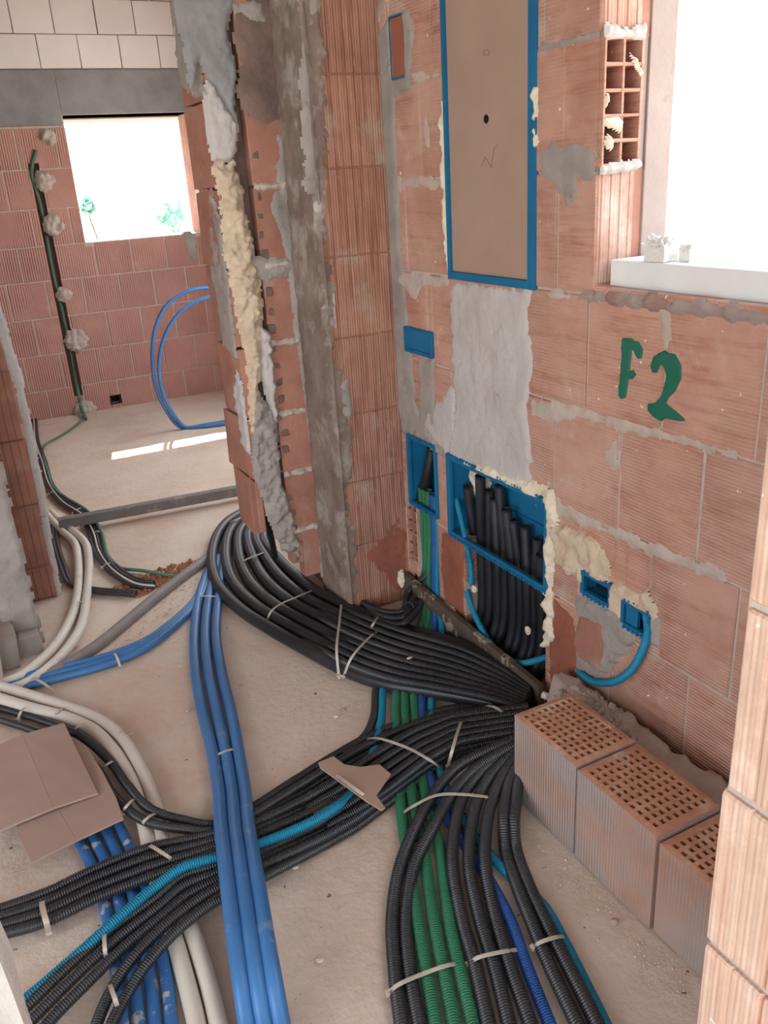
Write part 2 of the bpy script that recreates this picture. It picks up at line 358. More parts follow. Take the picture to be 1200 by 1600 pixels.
# ---- right wall (x = 1.35) with its chases, boxes and window
WIN = (.30, 1.565, 1.235, 2.30)
HOLES = [WIN, (1.725, 2.16, -.1, .39), (1.713, 2.235, .38, .655), (2.31, 2.50, .41, .66), (2.33, 2.47, -.1, .42),
         (1.79, 2.197, 1.213, 2.35), (2.305, 2.478, .962, 1.03), (2.40, 2.49, 1.765, 1.93), (1.455, 1.565, .446, .505), (1.318, 1.412, .42, .49),
         (1.567, 1.68, 1.49, 1.745), (2.478, 2.545, .17, .40)]
wz = [-.17, .105, .38, .657, .935, 1.215, 1.485, 1.75, 2.02, 2.30, 2.58, 2.76]
mb = MB(); brick_panel(mb, ('X', WX), -2.4, 2.56, wz, .25, (1.254, 1.45, 1.334, 1.45, 1.334, 1.45, 1.58), .10, HOLES)
mb.box((1.350, 1.567, 1.49), (1.355, 1.68, 1.745))
wall_right = struct(mb.build('wall_right', 'brick_right'))
mb = MB(); mortar_panel(mb, ('X', WX), -2.4, 2.56, -.05, 2.76, .004, .098, HOLES); mb.build('mortar_joints', 'mortar', wall_right)
mb = MB(); mortar_panel(mb, ('X', WX), -2.4, 3.2, -.05, 2.76, .10, .17, [(WIN[0]-.1, WIN[1], WIN[2]-.03, WIN[3]), (1.56, 1.68, 1.49, 1.745)])
for k in range(5): mb.box((1.354, 2.478, .185+k*.045), (1.44, 2.545, .191+k*.045), j=.002)
mb.box((1.354, 2.509, .17), (1.44, 2.514, .40)); mb.build('inner_leaf', 'brick_plain', wall_right)
PX = ('X', WX)
# ---- pilaster and broken wall end beside the doorway
def groove(u):
    a = (u*1000) % 27; return -.0035*max(0, 1-abs(a-13)/2.2) + .0005*math.cos(u*2*math.pi/.009)
pz = [0, .268, .51, .753, 1.014, 1.271, 1.532, 1.791, 2.05, 2.31, 2.57, 2.76]
mb = MB(); brick_panel(mb, ('Y', 2.55), 1.10, 1.352, pz, .30, (1.09,), .12, (), .003, prof=groove)
col_ = struct(mb.build('wall_pilaster', 'brick_column'))
mb = MB(); mb.box((1.104, 2.556, 0), (1.36, 2.82, 2.76)); mb.build('mortar_joints', 'brick_plain', col_)
lz = [0, .04, .273, .504, .733, .983, 1.246, 1.493, 1.75, 2.0, 2.25, 2.5, 2.76]
CH1 = (.895, .99, -.1, 2.9)
mb = MB(); brick_panel(mb, ('Y', 2.80), .87, 1.12, lz, .5, (.86,), .06, [(.895, .985, -.1, 2.8), (.80, .93, -1, .30), (.93, .985, -1, .2), (.985, 1.03, -1, .14), (1.03, 1.13, -1, .075)], .010)
for k in range(2, len(lz)-1):               # return of each block along the doorway
    mb.box((.868+random.uniform(-.006, .006), 2.862, lz[k]+.004), (.93, 3.04+random.uniform(-.01, .03), lz[k+1]-.004), random.random(), .006)
wall_end = struct(mb.build('wall_doorway', 'brick_plain'))
mb = MB(); mb.box((.905, 2.85, .30), (1.12, 3.03, 2.76)); mb.box((1.12, 2.85, 0), (1.36, 3.03, 2.76)); mb.box((.99, 2.806, .14), (1.04, 2.86, 2.76)); mb.box((1.04, 2.806, .08), (1.12, 2.86, 2.76)); mb.build('mortar_joints', 'mortar_dark', wall_end)
mb = MB(); mb.box((1.36, 2.58, 0), (2.4, 3.03, 2.76)); struct(mb.build('wall_partition', 'brick_plain'))
mb = MB(); mb.box((-2.6, 2.85, 2.35), (.868, 3.35, 2.95)); struct(mb.build('trim_1', 'concrete'))

# ---- left wall pieces at the doorway
mb = MB(); brick_panel(mb, ('Y', 3.37), -.6, .178, [0, .14, .40, .66, .92, 1.18, 1.44, 1.70, 1.96, 2.22, 2.5], .25, (.05, -.07), .10, prof=groove)
wl = struct(mb.build('wall_left_return', 'brick_plain')); mb = MB(); mb.box((-.6, 3.375, 0), (.172, 3.46, 2.5)); mb.build('mortar_joints', 'mortar_dark', wl)
poly = uv(('Y', 3.37), [(-8, 440), (2, 480), (34, 590), (60, 720), (82, 850), (99, 940), (92, 948), (74, 860), (52, 740), (26, 610), (-8, 510)])
patch('foam_strip', ('Y', 3.372), poly, 'plaster', wl, .006, .005, .008, .4, .004)
mb = MB(); brick_panel(mb, ('Y', 3.0), -2.6, .02, [0, .17, .42, .67, .92, 1.17, 1.42, 1.67, 1.92, 2.17, 2.4, 2.76], .25, (-.06, -.19), .3)
wl2 = struct(mb.build('wall_left_pier', 'brick_plain'))
mb = MB(); mb.box((-2.6, 3.004, 0), (.05, 3.3, 2.76)); mb.build('mortar_joints', 'mortar', wl2)
patch('render_coat', ('Y', 3.0), [(-.05, -.01), (.068, -.01), (.066, .6), (.064, 1.4), (.064, 2.4), (-.02, 2.4), (-.03, 1.5), (-.025, .8), (-.05, .5)], 'render', wl2, .012, .008, .01, .3, .006)
mb = MB(); mb.box((-.6, 2.86, -.01), (-.02, 3.0, .115), j=.008); mb.box((-.02, 2.93, -.01), (.06, 3.36, .07), j=.008)
mb.build('footing', 'render', wl2, .006)

# ---- back wall (y = 6.5)
bz = [-.04, .205, .455, .71, .96, 1.19, 1.43, 1.68, 1.935]
BW = (1.01, 1.87, 1.19, 2.005); BCH = (.735, .80, .13, 1.72)
PB = ('Y', 6.5)
mb = MB(); brick_panel(mb, PB, -1.6, 2.4, bz, .25, (1.06, .94), .12, [BW, BCH, (.99, 1.06, .035, .09)], .008)
brick_panel(mb, PB, 1.87, 2.4, [1.935, 2.28], .25, (.94,), .12)
wb = struct(mb.build('wall_back', 'brick_back'))
mb = MB(); mortar_panel(mb, PB, -1.6, 2.4, -.05, 2.28, .004, .11, [BW, BCH, (.99, 1.06, .035, .09)]); mb.build('mortar_joints', 'mortar', wb)
mb = MB(); mortar_panel(mb, PB, -1.6, 2.4, -.05, 3.0, .11, .30, [BW]); mb.build('outer_leaf', 'brick_plain', wb)
mb = MB(); mb.box((-1.6, 6.488, 1.945), (1.005, 6.75, 2.28)); mb.box((1.0, 6.488, 2.005), (2.4, 6.79, 2.28)); struct(mb.build('trim_2', 'concrete', bevel=.01))
mb = MB(); brick_panel(mb, PB, -1.6, 2.4, [2.282, 2.485, 2.69, 2.9, 3.0], .262, (.93, 1.06), .08, (), .005)
pale = mb.build('pale_blocks', 'brick_pale', wb); mb = MB(); mb.box((-1.6, 6.506, 2.28), (2.4, 6.6, 3.0)); mb.build('mortar_joints', 'mortar_dark', pale)
mb = MB(); mb.box((-1.0, 6.8, 2.0), (2.6, 7.17, 2.16)); struct(mb.build('trim_3', 'concrete'))  # unseen eave slab, shaped to cut the sun to a narrow strip
mb = MB(); mb.box((1.0, 6.5, 1.165), (1.88, 6.83, 1.192)); struct(mb.build('trim_4', 'mortar'))
# outer walls of the two rooms; unseen openings widened to brighten the interior
mb = MB(); mb.box((-1.8, 3.3, 0), (-1.6, 6.8, 3.0)); struct(mb.build('wall_far_left', 'white_wall'))
mb = MB()
for q in subtract((3.0, 6.8, 0, 3.0), [(3.3, 5.7, .65, 2.55)]): mb.box((2.2, q[0], q[2]), (2.4, q[1], q[3]))
struct(mb.build('wall_far_right', 'white_wall'))
mb = MB()
for q in subtract((-2.5, 3.3, 0, 2.8), [(-2.1, 1.5, .25, 2.65)]): mb.box((-2.8, q[0], q[2]), (-2.6, q[1], q[3]))
struct(mb.build('wall_near_left', 'white_wall'))
mb = MB()
for q in subtract((-2.8, 3.4, 0, 2.8), [(-2.5, 1.4, -.1, 2.74)]): mb.box((min(q[0], 1.5), -2.5, q[2]), (min(q[1], 1.5), -2.3, q[3]))
struct(mb.build('wall_rear', 'white_wall'))

# ---- near brick pier at the right edge of the view
def groove2(u):
    a = ((u+.012)*1000) % 45; return -.005*max(0, 1-abs(a-22)/3) - .006*max(0, (u-.545)/.008)**2 + .00025*math.cos(u*2*math.pi/.012)
mb = MB(); brick_panel(mb, ('X', .69), -2.3, .553, [-.17, .075, .32, .565, .81, 1.055, 1.30, 1.545, 1.79, 2.03, 2.27, 2.52, 2.76], .46, (.09, .09), .24, (), .011, prof=groove2)
wn = struct(mb.build('wall_near_right', 'brick_pier')); mb = MB(); mb.box((.698, -2.3, 0), (.92, .545, 2.76)); mb.build('mortar_joints', 'mortar', wn)

# ---- window in the right wall: reveal, hollow block, frame, sill
wd = struct(empty('window_1', (1.45, 1.0, 1.235)))
mb = MB(); brick_panel(mb, ('Y', 1.562), 1.352, 1.462, [1.235, 1.487], .3, (1.34,), .05, (), .006, prof=groove)
brick_panel(mb, ('Y', 1.562), 1.352, 1.462, [1.748, 2.0, 2.30], .3, (1.34,), .05, (), .006, prof=groove); mb.build('reveal_blocks', 'brick_reveal', wd)
mb = MB()                                   # block end with its ten cells open to the reveal
x0, x1, z0, z1 = 1.352, 1.462, 1.489, 1.746; t = .0075
cx = np.linspace(x0+t/2, x1-t/2, 3); cz = np.linspace(z0+t/2, z1-t/2, 6)
for x in cx: mb.box((x-t/2, 1.553, z0), (x+t/2, 1.68, z1), j=.0008)
for z in cz: mb.box((x0, 1.5535, z-t/2), (x1, 1.68, z+t/2), j=.0008)
mb.box((x0, 1.67, z0), (x1, 1.69, z1)); hb = mb.build('hollow_block', 'brick_right', wd, .0015)
PR = ('Y', 1.553)
patch('mortar_smear', PR, [(1.35, 1.475), (1.42, 1.478), (1.465, 1.485), (1.462, 1.50), (1.40, 1.498), (1.352, 1.494)], 'plaster', wd, .008, .004, .006, .4, .004)
patch('mortar_smear', PR, [(1.35, 1.74), (1.41, 1.742), (1.465, 1.738), (1.462, 1.765), (1.40, 1.758), (1.352, 1.768)], 'plaster', wd, .008, .004, .006, .4, .004)
patch('foam_blob', PR, [(1.352, 1.588), (1.40, 1.594), (1.412, 1.58), (1.402, 1.56), (1.36, 1.572)], 'foam_white', wd, .012, .004, .008, .5, .004)
patch('foam_blob', PR, [(1.353, 1.535), (1.366, 1.558), (1.385, 1.54), (1.376, 1.525)], 'foam_white', wd, .012, .004, .008, .5, .004)
patch('foam_blob', PR, [(1.42, 1.71), (1.44, 1.70), (1.462, 1.675), (1.455, 1.665), (1.438, 1.685)], 'foam_white', wd, .014, .004, .008, .5, .004)
patch('foam_blob', PR, [(1.355, 1.60), (1.368, 1.62), (1.362, 1.635), (1.354, 1.63)], 'foam', wd, .012, .004, .008, .5, .004)
mb = MB(); mb.box((1.462, 1.566, 1.235), (1.485, 1.70, 2.3)); mb.box((1.485, 1.56, 1.235), (1.56, 1.70, 2.3), j=.001); mb.box((1.46, .2, 2.29), (1.56, 1.7, 2.36)); mb.build('window_surround', 'frame', wd, .002)
mb = MB(); mb.box((1.385, .28, 1.232), (1.66, 1.548, 1.292)); sill = mb.build('window_sill', 'sill', wd, .002)
mb = MB(); mb.box((1.352, .28, 1.19), (1.52, 1.562, 1.232)); mb.build('sill_bed', 'brick_reveal', wd, .004)
patch('mortar_lip', PX, [(.5, 1.20), (1.62, 1.20), (1.60, 1.225), (.5, 1.232)], 'frame', wd, .008, .007, .01, .4, .006)

# ---- render, plaster and foam on the right wall
def wpatch(nm, pts, m, thick=.005, **k): return patch(nm, PX, uv(PX, pts), m, wall_right, thick, **k)
wpatch('plaster_patch', [(706, 440), (834, 452), (826, 500), (834, 560), (824, 640), (832, 700), (828, 765), (790, 752), (740, 735), (702, 715), (712, 640), (706, 560)], 'plaster', .007, wob=.012,
       label='smooth whitish plaster patch')
wpatch('render_strip', [(588, 60), (612, 20), (640, 15), (648, 60), (640, 140), (616, 150), (622, 260), (624, 360), (630, 430), (640, 520), (652, 640), (700, 700), (690, 712), (660, 690), (628, 676), (612, 560), (600, 400), (588, 250)],
       'render', .006, holes=[(2.40, 2.49, 1.765, 1.93)])
wpatch('render_strip', [(686, 625), (712, 600), (712, 700), (700, 712), (684, 700), (660, 680), (664, 650)], 'plaster', .006, wob=.014)
wpatch('render_strip', [(655, 560), (678, 560), (682, 650), (680, 690), (655, 670)], 'render', .005)
wpatch('mortar_smear', [(842, 225), (890, 222), (932, 240), (930, 275), (905, 282), (902, 310), (888, 322), (874, 300), (868, 282), (842, 280)], 'render', .004, wob=.016)
wpatch('mortar_smear', [(840, 75), (870, 62), (935, 48), (935, 56), (880, 74), (842, 84)], 'render', .004)
wpatch('mortar_smear', [(830, 620), (865, 627), (1000, 662), (1150, 704), (1152, 718), (1000, 680), (900, 652), (866, 664), (832, 650)], 'mortar', .004, wob=.012)
wpatch('mortar_smear', [(862, 770), (905, 800), (1010, 845), (1130, 893), (1128, 908), (1000, 862), (900, 815), (862, 800)], 'mortar', .003, wob=.014)
wpatch('mortar_smear', [(955, 690), (968, 672), (966, 740), (952, 735), (945, 715)], 'mortar', .003)
wpatch('mortar_smear', [(1032, 480), (1046, 488), (1050, 530), (1040, 545), (1034, 520)], 'mortar', .003)
wpatch('mortar_smear', [(622, 425), (700, 432), (704, 446), (660, 448), (650, 470), (622, 440)], 'mortar', .004, wob=.012)
wpatch('mortar_smear', [(615, 275), (690, 280), (690, 292), (640, 290), (615, 300)], 'mortar', .004, wob=.012)
wpatch('mortar_smear', [(640, 115), (688, 108), (688, 118), (652, 128)], 'mortar', .004, wob=.01)
wpatch('mortar_smear', [(664, 180), (671, 200), (672, 235), (664, 230), (660, 200)], 'mortar', .003, wob=.004)
wpatch('mortar_smear', [(835, 452), (945, 462), (1175, 488), (1175, 498), (940, 472), (836, 465)], 'mortar', .004, wob=.01)
wpatch('mortar_smear', [(560, 0), (600, 0), (590, 60), (578, 100), (570, 40)], 'render', .005)
BB = [(1.725, 2.16, -.1, .39), (1.713, 2.235, .38, .655)]
wpatch('foam_rim', [(696, 712), (730, 716), (770, 732), (830, 748), (868, 770), (872, 800), (866, 860), (864, 940), (868, 1000), (852, 1010), (852, 790), (700, 726)], 'foam_white', .014, cell=.006, rough=.5, wob=.012, holes=BB,
       label='pale foam round the big box')
wpatch('foam_filling', [(864, 820), (900, 828), (935, 845), (952, 870), (955, 905), (980, 920), (1018, 930), (1030, 950), (1026, 975), (1005, 990), (960, 960), (912, 925), (905, 905), (870, 880), (862, 850)], 'foam', .012, cell=.006, rough=.5,
       wob=.012, holes=[(1.455, 1.565, .446, .505), (1.318, 1.412, .42, .49)], label='cream expanding foam round the small boxes')
wpatch('render_strip', [(898, 928), (960, 950), (990, 985), (995, 1000), (968, 1030), (948, 1052), (940, 1062), (905, 1045), (900, 1000), (905, 960)], 'render', .012, cell=.006, wob=.01)
wpatch('brick_chip', [(912, 958), (945, 972), (952, 1010), (944, 1048), (912, 1028), (898, 1000)], 'brick_plain', .018, cell=.006, wob=.003, edge=.006, rough=.05)
wpatch('render_strip', [(1010, 960), (1034, 965), (1030, 1010), (1012, 1008)], 'render', .007, cell=.006)
wpatch('brick_chip', [(865, 930), (900, 965), (905, 1040), (900, 1090), (862, 1085), (858, 1000)], 'brick_red', .003, cell=.007, wob=.006, label='darker red wet brick')
wpatch('brick_chip', [(690, 830), (724, 850), (724, 1000), (700, 960), (690, 900)], 'brick_red', .003, cell=.007, wob=.006, label='darker red wet brick')
# edges between grooves and wall
wpatch('foam_blob', [(612, 895), (625, 890), (640, 905), (628, 925), (612, 920)], 'foam_white', .03, cell=.005, rough=.6, wob=.006)
wpatch('foam_blob', [(682, 938), (712, 950), (716, 970), (695, 965)], 'foam_white', .02, cell=.005, rough=.6, wob=.006)
# ---- smears on the pilaster and the broken wall end
PY1, PY2 = ('Y', 2.55), ('Y', 2.80)
def ppatch(nm, pl, pts, m, par, thick=.005, **k): return patch(nm, pl, uv(pl, pts), m, par, thick, **k)
patch('render_coat', ('X', 1.10), [(2.545, -.01), (2.80, -.01), (2.80, 2.7), (2.545, 2.7)], 'render_dirty', col_, .004, .012, .01, .5, .006)
patch('render_smear', PY1, [(1.097, -.01), (1.13, .0), (1.14, .3), (1.115, .45), (1.15, .62), (1.16, .8), (1.12, .95), (1.13, 1.2), (1.118, 1.4), (1.14, 1.6), (1.16, 1.9), (1.15, 2.3), (1.097, 2.3)], 'render_dirty', col_, .003, .006, .012, .3, .022)
ppatch('mortar_smear', PY1, [(490, 315), (505, 312), (508, 360), (500, 372), (494, 350)], 'plaster', col_, .004, cell=.005, wob=.004)
ppatch('mortar_smear', PY1, [(518, 452), (523, 455), (527, 512), (522, 514)], 'plaster', col_, .003, cell=.004, wob=.002)
ppatch('mortar_smear', PY1, [(530, 600), (545, 590), (552, 640), (545, 652), (530, 650)], 'render', col_, .004, cell=.006)
ppatch('mortar_smear', PY1, [(480, -5), (500, -5), (486, 60), (490, 120), (500, 300), (478, 300), (470, 120)], 'render', col_, .004, cell=.008, wob=.012)
ppatch('damp_brick', PY1, [(572, 860), (600, 838), (622, 800), (634, 830), (640, 920), (622, 925), (572, 870)], 'brick_red', col_, .001, cell=.008, wob=.012, label='darker damp brick at the foot')
dk = [(384, -5), (478, -5), (470, 60), (468, 140), (472, 220), (460, 235), (440, 190), (410, 200), (385, 180), (372, 140), (376, 100), (362, 60)]
ppatch('damp_stain', PY2, dk, 'mortar_dark', wall_end, .005, cell=.008, wob=.014)
ppatch('render_coat', PY2, [(270, -5), (365, -5), (355, 60), (370, 110), (364, 170), (372, 200), (352, 165), (322, 118), (312, 90), (300, 150), (285, 60)], 'concrete', wall_end, .012, cell=.007, wob=.008, label='smooth grey cement')
ppatch('render_coat', PY2, [(352, 2), (410, 0), (414, 35), (398, 38), (370, 18)], 'render', wall_end, .012, cell=.007)
ppatch('render_smear', PY2, [(430, 200), (458, 225), (460, 330), (478, 420), (482, 560), (500, 620), (512, 700), (520, 800), (524, 900), (500, 905), (500, 780), (478, 640), (462, 560), (455, 440), (440, 370), (420, 320), (436, 300)], 'render', wall_end, .006, cell=.008, wob=.014)
ppatch('plaster_fill', PY2, [(322, 120), (336, 135), (370, 195), (372, 235), (360, 252), (332, 252), (324, 215), (318, 160)], 'plaster', wall_end, .02, cell=.006, wob=.004)
ppatch('foam_filling', PY2, [(332, 252), (366, 252), (378, 300), (398, 400), (410, 470), (412, 560), (404, 600), (398, 690), (388, 650), (384, 560), (366, 480), (352, 400), (344, 330)], 'foam', wall_end, .03, cell=.006, edge=.03, rough=.35, wob=.01, label='cream expanding foam in the tall chase')
ppatch('plaster_fill', PY2, [(400, 500), (420, 520), (432, 620), (432, 660), (424, 655), (408, 590)], 'plaster', wall_end, .03, cell=.006, wob=.005)
ppatch('plaster_fill', PY2, [(396, 600), (424, 640), (432, 660), (440, 750), (460, 820), (470, 870), (440, 860), (416, 800), (398, 740), (392, 660)], 'render', wall_end, .02, cell=.006, rough=.5, wob=.01)
ppatch('render_smear', PY2, [(372, 395), (394, 405), (466, 398), (478, 420), (420, 440), (400, 432)], 'render', wall_end, .008, cell=.007, wob=.01)
for z in (.273, .504, .733, .983, 1.246, 1.493):
    patch('mortar_ridge', PY2, [(.99, z-.012), (1.10, z-.012), (1.10, z+.012), (.99, z+.012)], 'mortar', wall_end, .012, .005, .008, .5, .006)
mb = MB()                                   # broken cells along the chase: solid blocks coloured dark as shaded holes
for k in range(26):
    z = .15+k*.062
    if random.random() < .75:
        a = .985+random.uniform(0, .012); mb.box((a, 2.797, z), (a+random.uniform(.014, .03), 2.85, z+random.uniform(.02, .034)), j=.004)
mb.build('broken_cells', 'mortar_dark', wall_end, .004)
PJ = ('X', .868)
patch('render_smear', PJ, [(2.82, .95), (2.96, .98), (2.98, 1.25), (2.88, 1.5), (2.81, 1.4)], 'render', wall_end, .006, .008, .01, .4, .012)
patch('render_smear', PJ, [(2.81, 1.75), (3.04, 1.8), (3.04, 2.3), (2.81, 2.3)], 'render', wall_end, .01, .008, .01, .4, .012)
patch('mortar_smear', PJ, [(2.80, .60), (2.88, .62), (2.90, .80), (2.84, .90), (2.80, .88)], 'plaster', wall_end, .008, .006, .01, .4, .01)
# ---- back wall: conduit chase with dabs of mortar, window edge crumbs
for (x, y, r) in ((68, 283, .05), (83, 353, .05), (100, 460, .04), (119, 531, .06), (134, 640, .06), (75, 213, .04)):
    p = atY(x, y, 6.5); R = r*1.35
    patch('mortar_dab', PB, [(p.x+R*math.cos(a)*random.uniform(.8, 1.2), p.z+R*math.sin(a)*random.uniform(.8, 1.2)) for a in np.linspace(0, 6.28, 9)[:-1]], 'mortar', wb, .03, .01, .02, .4, .012)
ppatch('mortar_dab', PB, [(285, 364), (303, 364), (308, 395), (303, 412), (294, 400)], 'render', wb, .01, cell=.012)
so = empty('socket_box', (1.025, 6.5, .03)); tag(so, 'small black socket box low in the back wall by the floor', 'socket box')
mb = MB(); mb.box((.985, 6.492, .03), (1.065, 6.5, .037)); mb.box((.985, 6.492, .088), (1.065, 6.5, .095)); mb.box((.985, 6.492, .03), (.992, 6.5, .095)); mb.box((1.058, 6.492, .03), (1.065, 6.5, .095)); mb.build('rim', 'dark', so)
mb = MB(); mb.box((.99, 6.55, .035), (1.06, 6.56, .09)); mb.build('back_plate', 'dark', so)

# ---- outside
mb = MB(); mb.box((-12, 7.2, -.45), (20, 34, -.4)); mb.box((-12, -14, -.45), (-2.85, 7.2, -.4)); mb.box((-2.85, -14, -.45), (2.4, -2.6, -.4)); mb.box((2.4, -6, -.45), (20, 7.2, -.4)); struct(mb.build('ground', 'ground'))
def tree(x, y, h, r, label):
    t = empty('tree', (x, y, -.4)); tag(t, label, 'tree', 'trees outside the back window')
    V, Fq = tube_geo([(x, y, -.4), (x+.1, y, h*.3), (x, y+.1, h*.75)], .015, 0, 8, .2); mesh('trunk', V, Fq, 'bar', t, True)
    mb = MB()
    for k in range(110):
        d = Vector(rng.normal(size=3)); d.normalize(); d *= r*random.uniform(.4, 1.0)*(1+.3*math.sin(k))
        c = Vector((x, y, h*.8))+Vector((d.x, d.y, d.z*1.1)); n = Vector(rng.normal(size=3)); n.normalize(); a = n.orthogonal().normalized(); b = n.cross(a)
        mb.add([c+a*.09, c+b*.05, c-a*.09, c-b*.05], [(0, 1, 2, 3)])
    mb.build('crown', 'leaf', t)
tt = atY(268, 345, 17.0); tree(tt.x, 17.0, tt.z/.8+.1, .32, 'green tree low in the right part of the far window')
tt = atY(138, 330, 17.0); tree(tt.x, 17.0, tt.z/.8+.1, .13, 'pale tree at the left edge of the far window')

# =================================================================== THINGS ON THE RIGHT WALL
# ---- tall cover of the distribution box
def ring(mb, pl, u0, u1, v0, v1, w, h0, h1):
    for q in subtract((u0, u1, v0, v1), [(u0+w[0], u1-w[1], v0+w[2], v1-w[3])]): mb.box(to3(pl, q[0], q[2], h0), to3(pl, q[1], q[3], h1), j=.0008)
pc = empty('distribution_box', (WX, 1.99, 1.213)); tag(pc, 'tall brown cover board of a distribution box framed in blue, above the white plaster', 'electrical box')
mb = MB(); P_ = at; mb.box((1.356, 1.803, 1.23), (1.366, 2.192, 2.34)); cv = mb.build('cover', 'cover', pc, .001)
mb = MB(); ring(mb, PX, 1.779, 2.197, 1.208, 2.36, (.032, .011, .022, .02), -.03, .006); mb.build('frame', 'box', pc, .001)
h_ = atX(760, 186, 1.356); V, Fq = tube_geo([(1.3545, h_.y, h_.z), (1.362, h_.y, h_.z)], .0105, 0, 16, .002); mesh('knockout', V, Fq, 'dark', pc, True)
mb = MB(); mb.box((1.3535, h_.y-.0085, h_.z-.0085), (1.355, h_.y+.0085, h_.z+.0085))
pm = MB(); pm2 = MB()
for i_, a in enumerate(((756, 78, 764, 78), (756, 86, 764, 86), (756, 78, 756, 86), (764, 78, 764, 86), (752, 260, 758, 245), (758, 245, 768, 262), (768, 262, 772, 232), (772, 232, 778, 226))):
    p = atX(a[0], a[1], 1.3558); q = atX(a[2], a[3], 1.3558); d = (q-p).normalized(); n = Vector((0, -d.z, d.y))*.0008
    m2 = [p+n, q+n, q-n, p-n]; (pm if i_ < 4 else pm2).add(m2+[v-Vector((.0004, 0, 0)) for v in m2], [(0, 1, 2, 3), (7, 6, 5, 4), (0, 4, 5, 1), (1, 5, 6, 2), (2, 6, 7, 3), (3, 7, 4, 0)])
pm.build('pencil_mark', 'pencil', pc); pm2.build('pencil_scribble', 'pencil', pc)
patch('foam_rim', PX, uv(PX, [(836, 130), (842, 135), (843, 180), (838, 190), (842, 215), (838, 235), (834, 200), (834, 150)]), 'foam_white', wall_right, .01, .005, .008, .5, .006)
patch('foam_rim', PX, uv(PX, [(690, 150), (696, 260), (700, 360), (704, 430), (700, 430), (694, 360), (690, 260)]), 'foam_white', wall_right, .008, .005, .006, .5, .004)
# ---- flush blue boxes
def flush_box(y0, y1, z0, z1, w, depth, label, fins=0, open_bottom=False, back='box'):
    t = empty('flush_box', (WX, (y0+y1)/2, z0)); tag(t, label, 'junction box')
    mb = MB(); ring(mb, PX, y0-.004, y1+.004, z0-.004, z1+.004, (w, w, w, w), -.004, .010)
    n = int((y1-y0)/.014)
    for k in range(n):                       # small castellations on the rim
        y = y0+k*(y1-y0)/n; mb.box((1.336, y, z1+.002), (1.35, y+.007, z1+.009), j=.001)
        mb.box((1.336, y, z0-.006), (1.35, y+.007, z0+.003), j=.001)
    mb.build('rim', 'box', t, .001)
    mb = MB(); mb.box((1.35, y0, z0), (1.35+depth, y0+.003, z1)); mb.box((1.35, y1-.003, z0), (1.35+depth, y1, z1)); mb.box((1.35, y0, z1-.003), (1.35+depth, y1, z1))
    if not open_bottom: mb.box((1.35, y0, z0), (1.35+depth, y1, z0+.003))
    mb.box((1.35+depth, y0, z0), (1.353+depth, y1, z1)); mb.build('shell', 'box', t)
    if fins:
        mb = MB()
        for k in range(fins): z = z0+(k+1)*(z1-z0)/(fins+1); mb.box((1.35+depth-.006, y0+.01, z), (1.35+depth, y1-.01, z+.003))
        mb.build('ribs', 'box', t)
    return t
flush_box(2.31, 2.50, .41, .66, .012, .075, 'blue open junction box with one black conduit beside the pilaster', 4, True)
big = flush_box(1.713, 2.235, .38, .655, .018, .08, 'large open blue junction box full of black conduit ends', 3, True)
sb = flush_box(2.305, 2.478, .962, 1.03, .01, .03, 'small closed blue flush box above the junction boxes')
mb = MB(); mb.box((1.342, 2.312, .968), (1.352, 2.472, 1.026)); mb.build('lid', 'box', sb, .002)
b3 = flush_box(1.455, 1.565, .446, .505, .012, .045, 'small open blue socket box set in cream foam, left of the other one')
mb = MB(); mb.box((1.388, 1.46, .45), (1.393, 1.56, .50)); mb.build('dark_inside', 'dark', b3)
b4 = flush_box(1.318, 1.412, .42, .49, .012, .045, 'small blue socket box with teal conduit looping out of it')
mb = MB(); mb.box((1.344, 1.36, .43), (1.356, 1.40, .48)); mb.build('lid', 'box', b4, .002)
t = empty('switch_box', (WX, 2.445, 1.765)); tag(t, 'narrow red-brown covered box with blue edges high beside the pilaster', 'junction box')
mb = MB(); mb.box((1.35, 2.405, 1.77), (1.358, 2.485, 1.925)); mb.build('cover', 'cover_red', t, .001)
mb = MB(); ring(mb, PX, 2.40, 2.49, 1.765, 1.93, (.004, .004, .004, .004), -.02, .004); mb.build('rim', 'box', t)
# ---- painted mark on the wall
for pts in ([(972, 528), (989, 529), (987, 560), (983, 590), (979, 621), (971, 624), (966, 618), (970, 580)],
            [(982, 529), (998, 534), (1005, 545), (1003, 561), (996, 561), (990, 548), (982, 545)],
            [(980, 581), (990, 578), (995, 585), (989, 593), (980, 592)],
            [(1016, 570), (1021, 556), (1036, 548), (1055, 553), (1065, 570), (1065, 591), (1056, 611), (1045, 622), (1041, 630), (1052, 639), (1074, 658), (1059, 658), (1040, 654), (1032, 658),
             (1021, 651), (1011, 640), (1013, 631), (1025, 628), (1034, 616), (1039, 601), (1041, 586), (1037, 574), (1032, 570), (1027, 582), (1019, 583)]):
    patch('painted_stroke', PX, uv(PX, pts), 'paint', wall_right, .0035, .0022, .002, .05, .0015)['label'] = 'green brush stroke of the writing F2'
# ---- straightedge nailed along the foot of the wall
a = atX(634, 912, 1.325); b = atX(846, 1092, 1.31)
t = MB(); d = (b-a).normalized(); up = Vector((0, 0, 1)); sd_v = d.cross(up).normalized(); hw = .046
V = []
for p in (a, b):
    for s1 in (-.01, .01):
        for s2 in (-hw, hw): V.append(p+sd_v*s1+up*s2)
t.add(V, [(0, 1, 3, 2), (4, 6, 7, 5), (0, 4, 5, 1), (2, 3, 7, 6), (0, 2, 6, 4), (1, 5, 7, 3)])
tag(t.build('wooden_lath', 'bar', None, .002), 'dark mortar-stained lath holding the conduits at the foot of the wall', 'lath')

